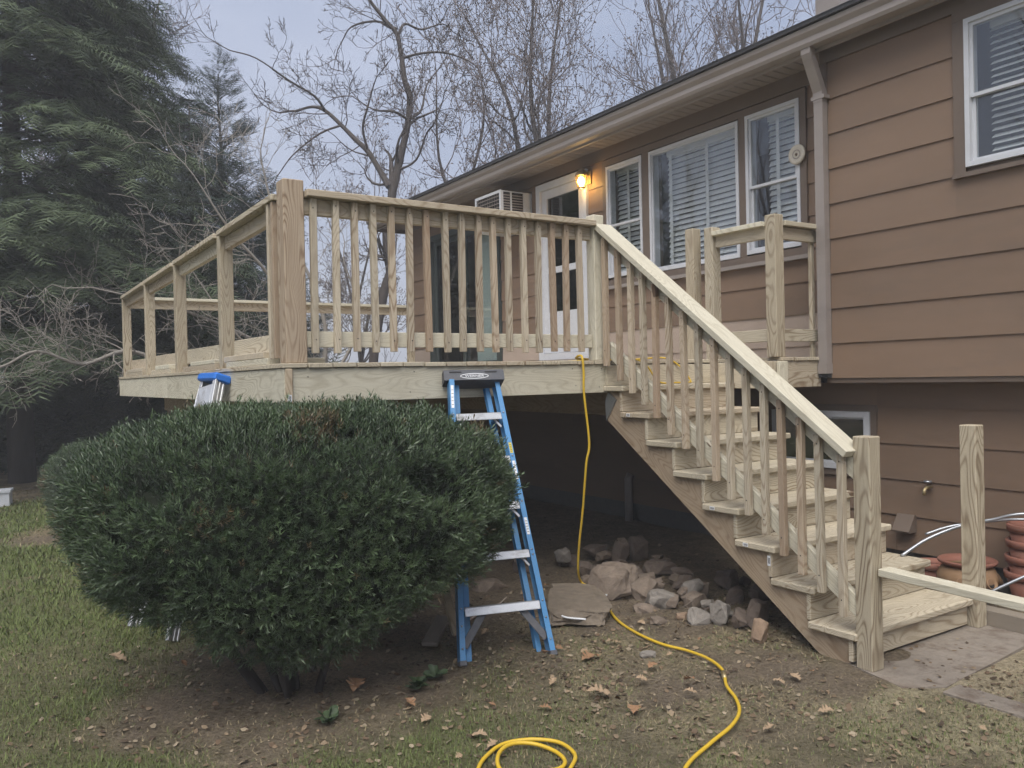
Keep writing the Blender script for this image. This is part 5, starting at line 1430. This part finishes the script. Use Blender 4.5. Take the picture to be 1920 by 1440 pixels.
evergreen('low evergreen behind the deck seen through the balusters', 1.1, 16.5, 5.6, 2.0, 204, 100, 36, 'cedar', size=(.28, .5), power=.7, z0=.3, trunk_r=.10)
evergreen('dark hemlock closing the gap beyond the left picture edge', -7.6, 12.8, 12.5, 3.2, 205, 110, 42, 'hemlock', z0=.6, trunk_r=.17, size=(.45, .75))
# dark understory along the back of the yard
rng = np.random.default_rng(303)
m = 3000
P = np.stack([rng.uniform(-9.0, 2.6, m), rng.uniform(12.8, 15.5, m), rng.uniform(0, 1, m) ** 1.5 * 2.6], -1)
P[:, 2] *= .55 + .45 * np.abs(np.sin(P[:, 0] * 1.3) * np.cos(P[:, 0] * .61 + 1))
Dv = rng.normal(0, .6, (m, 3)) + np.array([0, -.5, .1])
V, F, C = scatter(SPV, SPF, SPC, P, basis(Dv, np.array([0, 0, 1.0]) + rng.normal(0, .4, (m, 3))), rng.uniform(.5, .85, m), rng.uniform(.1, .5, m))
props(link_mesh('understory', np_mesh('understory', V, F, M_['hemlock'], C), I4), 'dark evergreen undergrowth below the hemlocks', 'undergrowth', kind='stuff')

# ------------------------------------------------------------------ clipped yews
def shoot_template(seed=0, nn=9):
    r = np.random.default_rng(seed)
    V, F, C = [], [], []
    for i in range(nn):
        h = .12 + .88 * (i + r.uniform(-.3, .3)) / nn
        a = i * 2.4 + r.uniform(-.4, .4)
        tilt = r.uniform(.45, .95) * (1.15 - .55 * h)
        d = np.array([math.cos(a) * math.sin(tilt), math.sin(a) * math.sin(tilt), math.cos(tilt)])
        ln = r.uniform(.42, .60)
        w = np.cross(d, [0, 0, 1.0]); w /= np.linalg.norm(w) + 1e-9
        b = np.array([0, 0, h * .8 - .1])
        mid = b + d * ln * .55 + np.array([0, 0, -.03]); tip = b + d * ln
        k = len(V)
        V.extend([b, mid + w * .042, tip, mid - w * .042]); F.append((k, k + 1, k + 2, k + 3)); t = r.uniform(.55, 1.0); C.extend([t * .45, t * .9, t, t * .9])
    return np.array(V), np.array(F), np.array(C)
def yew(label, cx, cy, rx, ry, z0, z1, rot, seed, n, size=(.045, .075), under=.55, group=None):
    rng = np.random.default_rng(seed)
    t = thing('yew_bush', label, 'bush', (cx, cy, 0.0), group)
    ca, sa = math.cos(rot), math.sin(rot)
    zc = z0 + (z1 - z0) * under
    def surf(u, v):
        """u azimuth, v polar param -1..1; superellipsoid, undercut below"""
        ex = 2.5
        cu, su = np.cos(u), np.sin(u)
        rad = (np.abs(cu) ** ex + np.abs(su) ** ex) ** (-1 / ex)
        q = np.abs(v)
        e2 = np.where(v > 0, 3.0, 1.9)
        prof = (1 - q ** e2) ** (1 / e2)
        prof = np.where(v < 0, prof * .52 + .48 * (1 - .25 * q ** 3), prof)
        lump = 1 + .030 * np.sin(3 * u + 1.3) + .022 * np.sin(5 * u + 4 * v) + .018 * np.sin(9 * u - 6 * v + 2) + .014 * np.sin(13 * v + 7 * u)
        x = rad * cu * prof * rx * lump; y = rad * su * prof * ry * lump
        z = np.where(v > 0, zc + v * (z1 - zc) * (1 + .012 * np.sin(6 * x * 3) * np.cos(5 * y * 3)), zc + v * (zc - z0 - (.31 * np.cos(u) ** 2 if z1 > 1 else 0)))
        return np.stack([ca * x - sa * y, sa * x + ca * y, z], -1)
    m = n * 2
    u = rng.uniform(0, 2 * math.pi, m); v = rng.uniform(-1, 1, m)
    keep_top = rng.uniform(0, 1, m)
    # even out over the flat top
    nt = n // 3
    v[:nt] = 1 - np.abs(rng.normal(0, .055, nt))
    v = np.clip(v, -.985, .998)
    p = surf(u, v); e = 1e-3
    du = surf(u + e, v) - p; dv = surf(u, np.clip(v + e, -1, .9995)) - p
    nr = norm(np.cross(du, dv))
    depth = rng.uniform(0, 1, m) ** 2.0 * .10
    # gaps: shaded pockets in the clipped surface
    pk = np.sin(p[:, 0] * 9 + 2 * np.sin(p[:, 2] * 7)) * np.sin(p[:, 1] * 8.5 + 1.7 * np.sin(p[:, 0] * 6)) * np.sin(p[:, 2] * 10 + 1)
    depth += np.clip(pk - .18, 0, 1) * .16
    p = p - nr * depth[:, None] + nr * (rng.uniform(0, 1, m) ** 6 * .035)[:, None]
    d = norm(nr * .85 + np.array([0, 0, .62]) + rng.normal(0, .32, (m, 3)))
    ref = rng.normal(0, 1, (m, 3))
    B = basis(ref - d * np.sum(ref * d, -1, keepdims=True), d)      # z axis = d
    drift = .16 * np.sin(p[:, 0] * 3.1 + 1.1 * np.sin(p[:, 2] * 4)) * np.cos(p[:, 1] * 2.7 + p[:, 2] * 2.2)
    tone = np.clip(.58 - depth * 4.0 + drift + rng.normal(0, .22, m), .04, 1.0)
    SCL = rng.uniform(*size, m) * rng.choice([.75, 1.0, 1.0, 1.15], m)
    stray = rng.uniform(0, 1, m) < .012
    SCL[stray] *= 1.25; p[stray] += nr[stray] * .03; tone[stray] = np.clip(tone[stray] + .25, 0, 1)
    brown = (np.sin(p[:, 0] * 7.3 + 2) * np.sin(p[:, 1] * 6.1 + 1) * np.sin(p[:, 2] * 8.7) > .62) & (rng.uniform(0, 1, m) < .5)
    brown |= rng.uniform(0, 1, m) < .008
    Vs, Fs, Cs, off = [], [], [], 0
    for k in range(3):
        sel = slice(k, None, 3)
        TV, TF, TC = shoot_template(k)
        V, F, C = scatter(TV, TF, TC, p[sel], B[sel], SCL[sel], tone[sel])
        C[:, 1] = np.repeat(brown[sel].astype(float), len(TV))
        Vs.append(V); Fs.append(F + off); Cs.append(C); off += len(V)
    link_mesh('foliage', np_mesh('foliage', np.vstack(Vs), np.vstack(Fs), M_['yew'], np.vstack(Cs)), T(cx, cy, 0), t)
    # dark solid core, coloured like inner shade, blocks the view through
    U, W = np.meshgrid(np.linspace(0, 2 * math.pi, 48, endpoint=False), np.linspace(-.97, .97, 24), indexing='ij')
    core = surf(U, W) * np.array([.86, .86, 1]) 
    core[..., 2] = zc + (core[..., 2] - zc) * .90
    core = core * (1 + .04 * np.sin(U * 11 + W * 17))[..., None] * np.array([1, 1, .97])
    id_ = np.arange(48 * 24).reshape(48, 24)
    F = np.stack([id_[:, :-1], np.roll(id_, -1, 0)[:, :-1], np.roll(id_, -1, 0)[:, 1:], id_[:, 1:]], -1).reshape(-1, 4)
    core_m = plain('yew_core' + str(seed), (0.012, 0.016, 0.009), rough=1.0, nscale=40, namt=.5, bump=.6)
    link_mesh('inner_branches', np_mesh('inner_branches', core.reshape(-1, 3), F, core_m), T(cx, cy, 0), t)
    segs = []
    for k in range(9):
        a = rng.uniform(0, 6.28); rr = rng.uniform(.05, .2)
        segs.append((np.array([rr * math.cos(a), rr * math.sin(a), -.05]), np.array([rr * 3 * math.cos(a), rr * 3 * math.sin(a), z0 + .35]), .022, .014))
    link_mesh('stems', seg_mesh('stems', segs, M_['bark_dark'], 6), T(cx, cy, 0), t)
yew('large rounded clipped yew in front of the deck corner', BUSH_C[0], BUSH_C[1], 1.035, 0.72, 0.17, 1.335, -0.32, 401, 17500, size=(.038, .060))
yew('smaller yew behind and left of the large one', -3.60, 4.9, .55, .75, 0.02, .86, 0.0, 402, 3600, size=(.048, .075))

# ------------------------------------------------------------------ grass, litter, leaves
rng = np.random.default_rng(501)
m = 620000
# sample towards the viewer
d = 1.2 + 13.5 * rng.uniform(0, 1, m) ** 1.9
an = YAW + rng.uniform(-.66, .66, m)
X = CAM.x + d * np.sin(an); Y = CAM.y + d * np.cos(an)
_, cover, under, dusty = ground_cols(X, Y)
pad = (X > -1.12) & (Y < -1.78) & (Y > -2.33)
keep = (rng.uniform(0, 1, m) < cover * .62 + (.10 + .30 * dusty) * (1 - under)) & ~pad & (X < 0.3)
X, Y, d, cover = X[keep], Y[keep], d[keep], cover[keep]
n = len(X)
print('blades', n)
H = rng.uniform(.010, .034, n) * (.5 + .6 * cover) * np.clip(d / 5.5, .8, 1.5)
W = rng.uniform(.0014, .0028, n) * np.clip(d / 3.5, 1, 3.5)
a = rng.uniform(0, 2 * math.pi, n); ln = rng.uniform(.3, 1.3, n) + 2.6 * (cover < .25) * rng.uniform(.3, 1, n)
Z = ground_z(X, Y)
bx, by = np.cos(a), np.sin(a)
p0 = np.stack([X - by * W, Y + bx * W, Z - .004], -1); p1 = np.stack([X + by * W, Y - bx * W, Z - .004], -1)
p2 = np.stack([X + bx * H * ln, Y + by * H * ln, Z + H], -1)
V = np.stack([p0, p1, p2], 1).reshape(-1, 3)
F = np.arange(3 * n).reshape(-1, 3)
dead = rng.uniform(0, 1, n) > (.16 + 1.05 * cover)
g = rng.uniform(.7, 1.35, n)[:, None]
col = np.where(dead[:, None], np.array([[.27, .22, .135]]) * g, np.array([[.125, .155, .055]]) * g)
props(link_mesh('grass', np_mesh('grass', V, F, M_['grass'], np.repeat(col, 3, 0)), I4), 'short thin lawn grass and dead blades', 'grass', kind='stuff')

# leaf crumbs and wood chips
m = 70000
d = 1.4 + 9.0 * rng.uniform(0, 1, m) ** 1.5
an = YAW + rng.uniform(-.62, .62, m)
X = CAM.x + d * np.sin(an); Y = CAM.y + d * np.cos(an)
_, cover, under, dusty = ground_cols(X, Y)
dens = .10 + .55 * dusty + .20 * (np.hypot(X + 3.4, Y + .7) < 1.3) + .25 * (X > -2.6) * (Y > -1.6) * (Y < .6)
keep = (rng.uniform(0, 1, m) < dens * (1 - .75 * cover)) & (X < .3) & ~((X > -1.12) & (Y < -1.78) & (Y > -2.33) & (rng.uniform(0, 1, m) < .45))
X, Y, d = X[keep], Y[keep], d[keep]; n = len(X)
P = np.stack([X, Y, ground_z(X, Y) + .006], -1)
TV = np.array([(-1.0, -.25, 0), (-.1, -.75, .15), (.95, -.35, .25), (.6, .15, 0), (.15, .7, .3), (-.7, .35, .05)]); TF = np.array([(0, 1, 4), (0, 4, 5), (1, 2, 4), (2, 3, 4)])
B = basis(np.concatenate([rng.normal(0, 1, (n, 2)), rng.normal(0, .2, (n, 1))], 1), np.array([0, 0, 1.0]) + rng.normal(0, .35, (n, 3)))
S = .0035 + .016 * rng.uniform(0, 1, n) ** 2.2
V, F, _ = scatter(TV, TF, np.ones(6), P, B, S, np.ones(n))
pal = np.array([[.13, .09, .06], [.18, .13, .085], [.24, .18, .12], [.08, .058, .04], [.29, .235, .165]])
col = pal[rng.integers(0, 5, n)] * rng.uniform(.7, 1.2, (n, 1))
props(link_mesh('leaf_litter', np_mesh('leaf_litter', V, F, M_['grass'], np.repeat(col, 6, 0)), I4), 'crumbled dry leaves and wood chips on the soil', 'leaf litter', kind='stuff')

# oak leaves large enough to pick out
def oak_mesh(seed, mat):
    r = random.Random(seed)
    half = [(0.0, 0.02)]
    k = 4
    for i in range(k):
        x = .12 + .78 * i / k
        w = (.24, .36, .36, .22)[i] * r.uniform(.8, 1.15)
        half += [(x, .13), (x + .075, w * .9), (x + .125, w), (x + .165, w * .75), (x + .185, .15)]
    half += [(1.0, .03), (1.06, 0.0)]
    bm = bmesh.new()
    def z(x, y): return .10 * math.sin(x * 3.1) * 1.0 + y * y * r.uniform(.5, .9) + .05 * math.sin(x * 9 + y * 7)
    spine = [bm.verts.new((x, 0, z(x, 0))) for x, _ in half]
    for s in (-1, 1):
        edge = [bm.verts.new((x, s * w, z(x, w))) for x, w in half]
        for i in range(len(half) - 1):
            try: bm.faces.new((spine[i], spine[i + 1], edge[i + 1], edge[i]) if s > 0 else (edge[i], edge[i + 1], spine[i + 1], spine[i]))
            except ValueError: pass
    a, b, c, d_ = [bm.verts.new(q) for q in ((0, .012, 0), (0, -.012, 0), (-.22, -.008, .03), (-.22, .008, .03))]
    bm.faces.new((a, b, c, d_))
    me = bpy.data.meshes.new('oak_leaf'); bm.to_mesh(me); bm.free(); me.materials.append(mat)
    return me
OAK = [oak_mesh(i, M_['leaf' if i % 2 else 'leaf_pale']) for i in range(6)]
named = [(-3.21, -0.75, .13, 60, 1, 'large reddish oak leaf at the front edge of the bush'), (-2.08, -1.05, .11, 10, 1, 'curled tan oak leaf to the right of the stepladder foot'), (-2.25, -1.49, .115, 150, 0, 'pale oak leaf on the bare soil in the middle foreground'), (-2.31, -1.71, .085, 40, 1, 'small brown oak leaf below the pale one in the foreground'),
         (-3.05, -1.08, .075, 100, 1, 'small reddish oak leaf on the lawn below the bush'), (-3.10, -1.25, .07, 30, 0, 'small pale leaf on the green lawn patch'), (-1.81, -1.31, .075, 200, 1, 'tan leaf beside the small flat stone'), (-4.04, 0.38, .11, 130, 0, 'narrow pale leaf on the lawn left of the bush'), (-1.42, -1.88, .09, 70, 0, 'pale leaf near the foot of the stringer')]
for x, y, s, a, k, lb in named:
    M = T(x, y, 0.012) @ Matrix.Rotation(D2(a), 4, 'Z') @ Matrix.Rotation(D2(random.uniform(-12, 12)), 4, 'X') @ Matrix.Rotation(D2(random.uniform(-14, 4)), 4, 'Y') @ Matrix.Scale(s, 4)
    link_mesh('oak_leaf', OAK[k + 2 * random.randint(0, 2)], M, label=lb, cat='leaf', group='fallen oak leaves')
n = 0
while n < 80:
    d = 1.7 + 5.0 * random.random() ** 1.2; an = YAW + random.uniform(-.55, .55)
    x, y = CAM.x + d * math.sin(an), CAM.y + d * math.cos(an)
    if x > -0.2 or y > 0.5 or math.hypot(x + 3.41, y + .74) < .8 or (x > -1.15 and y < -1.75): continue
    if x < -3.3 and random.random() < .75: continue
    s = random.uniform(.03, .075)
    M = T(x, y, 0.010) @ Matrix.Rotation(random.uniform(0, 6.28), 4, 'Z') @ Matrix.Rotation(D2(random.gauss(0, 16)), 4, 'X') @ Matrix.Rotation(D2(random.gauss(-6, 12)), 4, 'Y') @ Matrix.Scale(s, 4)
    link_mesh('oak_leaf', OAK[random.randint(0, 5)], M, label='small dry oak leaf scattered among others on the yard soil', cat='leaf', group='fallen oak leaves')
    n += 1
# low weed clumps at the bush edge
for n, (x, y, lb) in enumerate(((-2.93, -0.86, 'low green weed clump between the bush and the ladder foot'), (-2.80, -0.80, 'low green weed clump right beside the ladder foot'), (-3.42, -0.98, 'small weed with round leaves under the front of the bush'))):
    r = np.random.default_rng(600 + n); q = 26
    P = np.stack([r.normal(0, .004, q), r.normal(0, .004, q), r.uniform(.0, .012, q)], -1)
    TV = np.array([(0, 0, 0), (.7, -.3, .25), (1.0, -.15, .18), (1.05, .15, .18), (.7, .3, .25)]); TF = np.array([(0, 1, 2), (0, 2, 3), (0, 3, 4)])
    V, F, C = scatter(TV, TF, np.ones(5), P, basis(np.concatenate([r.normal(0, 1, (q, 2)), r.uniform(.0, .6, (q, 1))], 1), np.array([0, 0, 1.0]) + r.normal(0, .3, (q, 3))), r.uniform(.03, .07, q), np.ones(q))
    props(link_mesh('weed', np_mesh('weed', V, F, M_['weed']), T(x, y, 0)), lb, 'weed', 'weeds at the bush edge')
print('objects', len(bpy.data.objects), 'tris', sum(len(o.data.polygons) for o in bpy.data.objects if o.type == 'MESH'))

# ------------------------------------------------------------------ added scattering volume, lifts the blacks like lens veil
hm = bpy.data.materials.new('haze'); hm.use_nodes = True
hn, hl = hm.node_tree.nodes, hm.node_tree.links
hn.remove(hn['Principled BSDF'])
pv = hn.new('ShaderNodeVolumePrincipled')
pv.inputs['Color'].default_value = (0.96, 0.97, 1.0, 1)
pv.inputs['Density'].default_value = 0.0055
hl.new(pv.outputs[0], hn['Material Output'].inputs['Volume'])
hz = MB().box(-260, 260, -140, 300, -1.5, 21.0).build('haze', hm)
props(hz, 'thin scattering air added over the yard to lift blacks like lens veil', 'haze', kind='stuff')
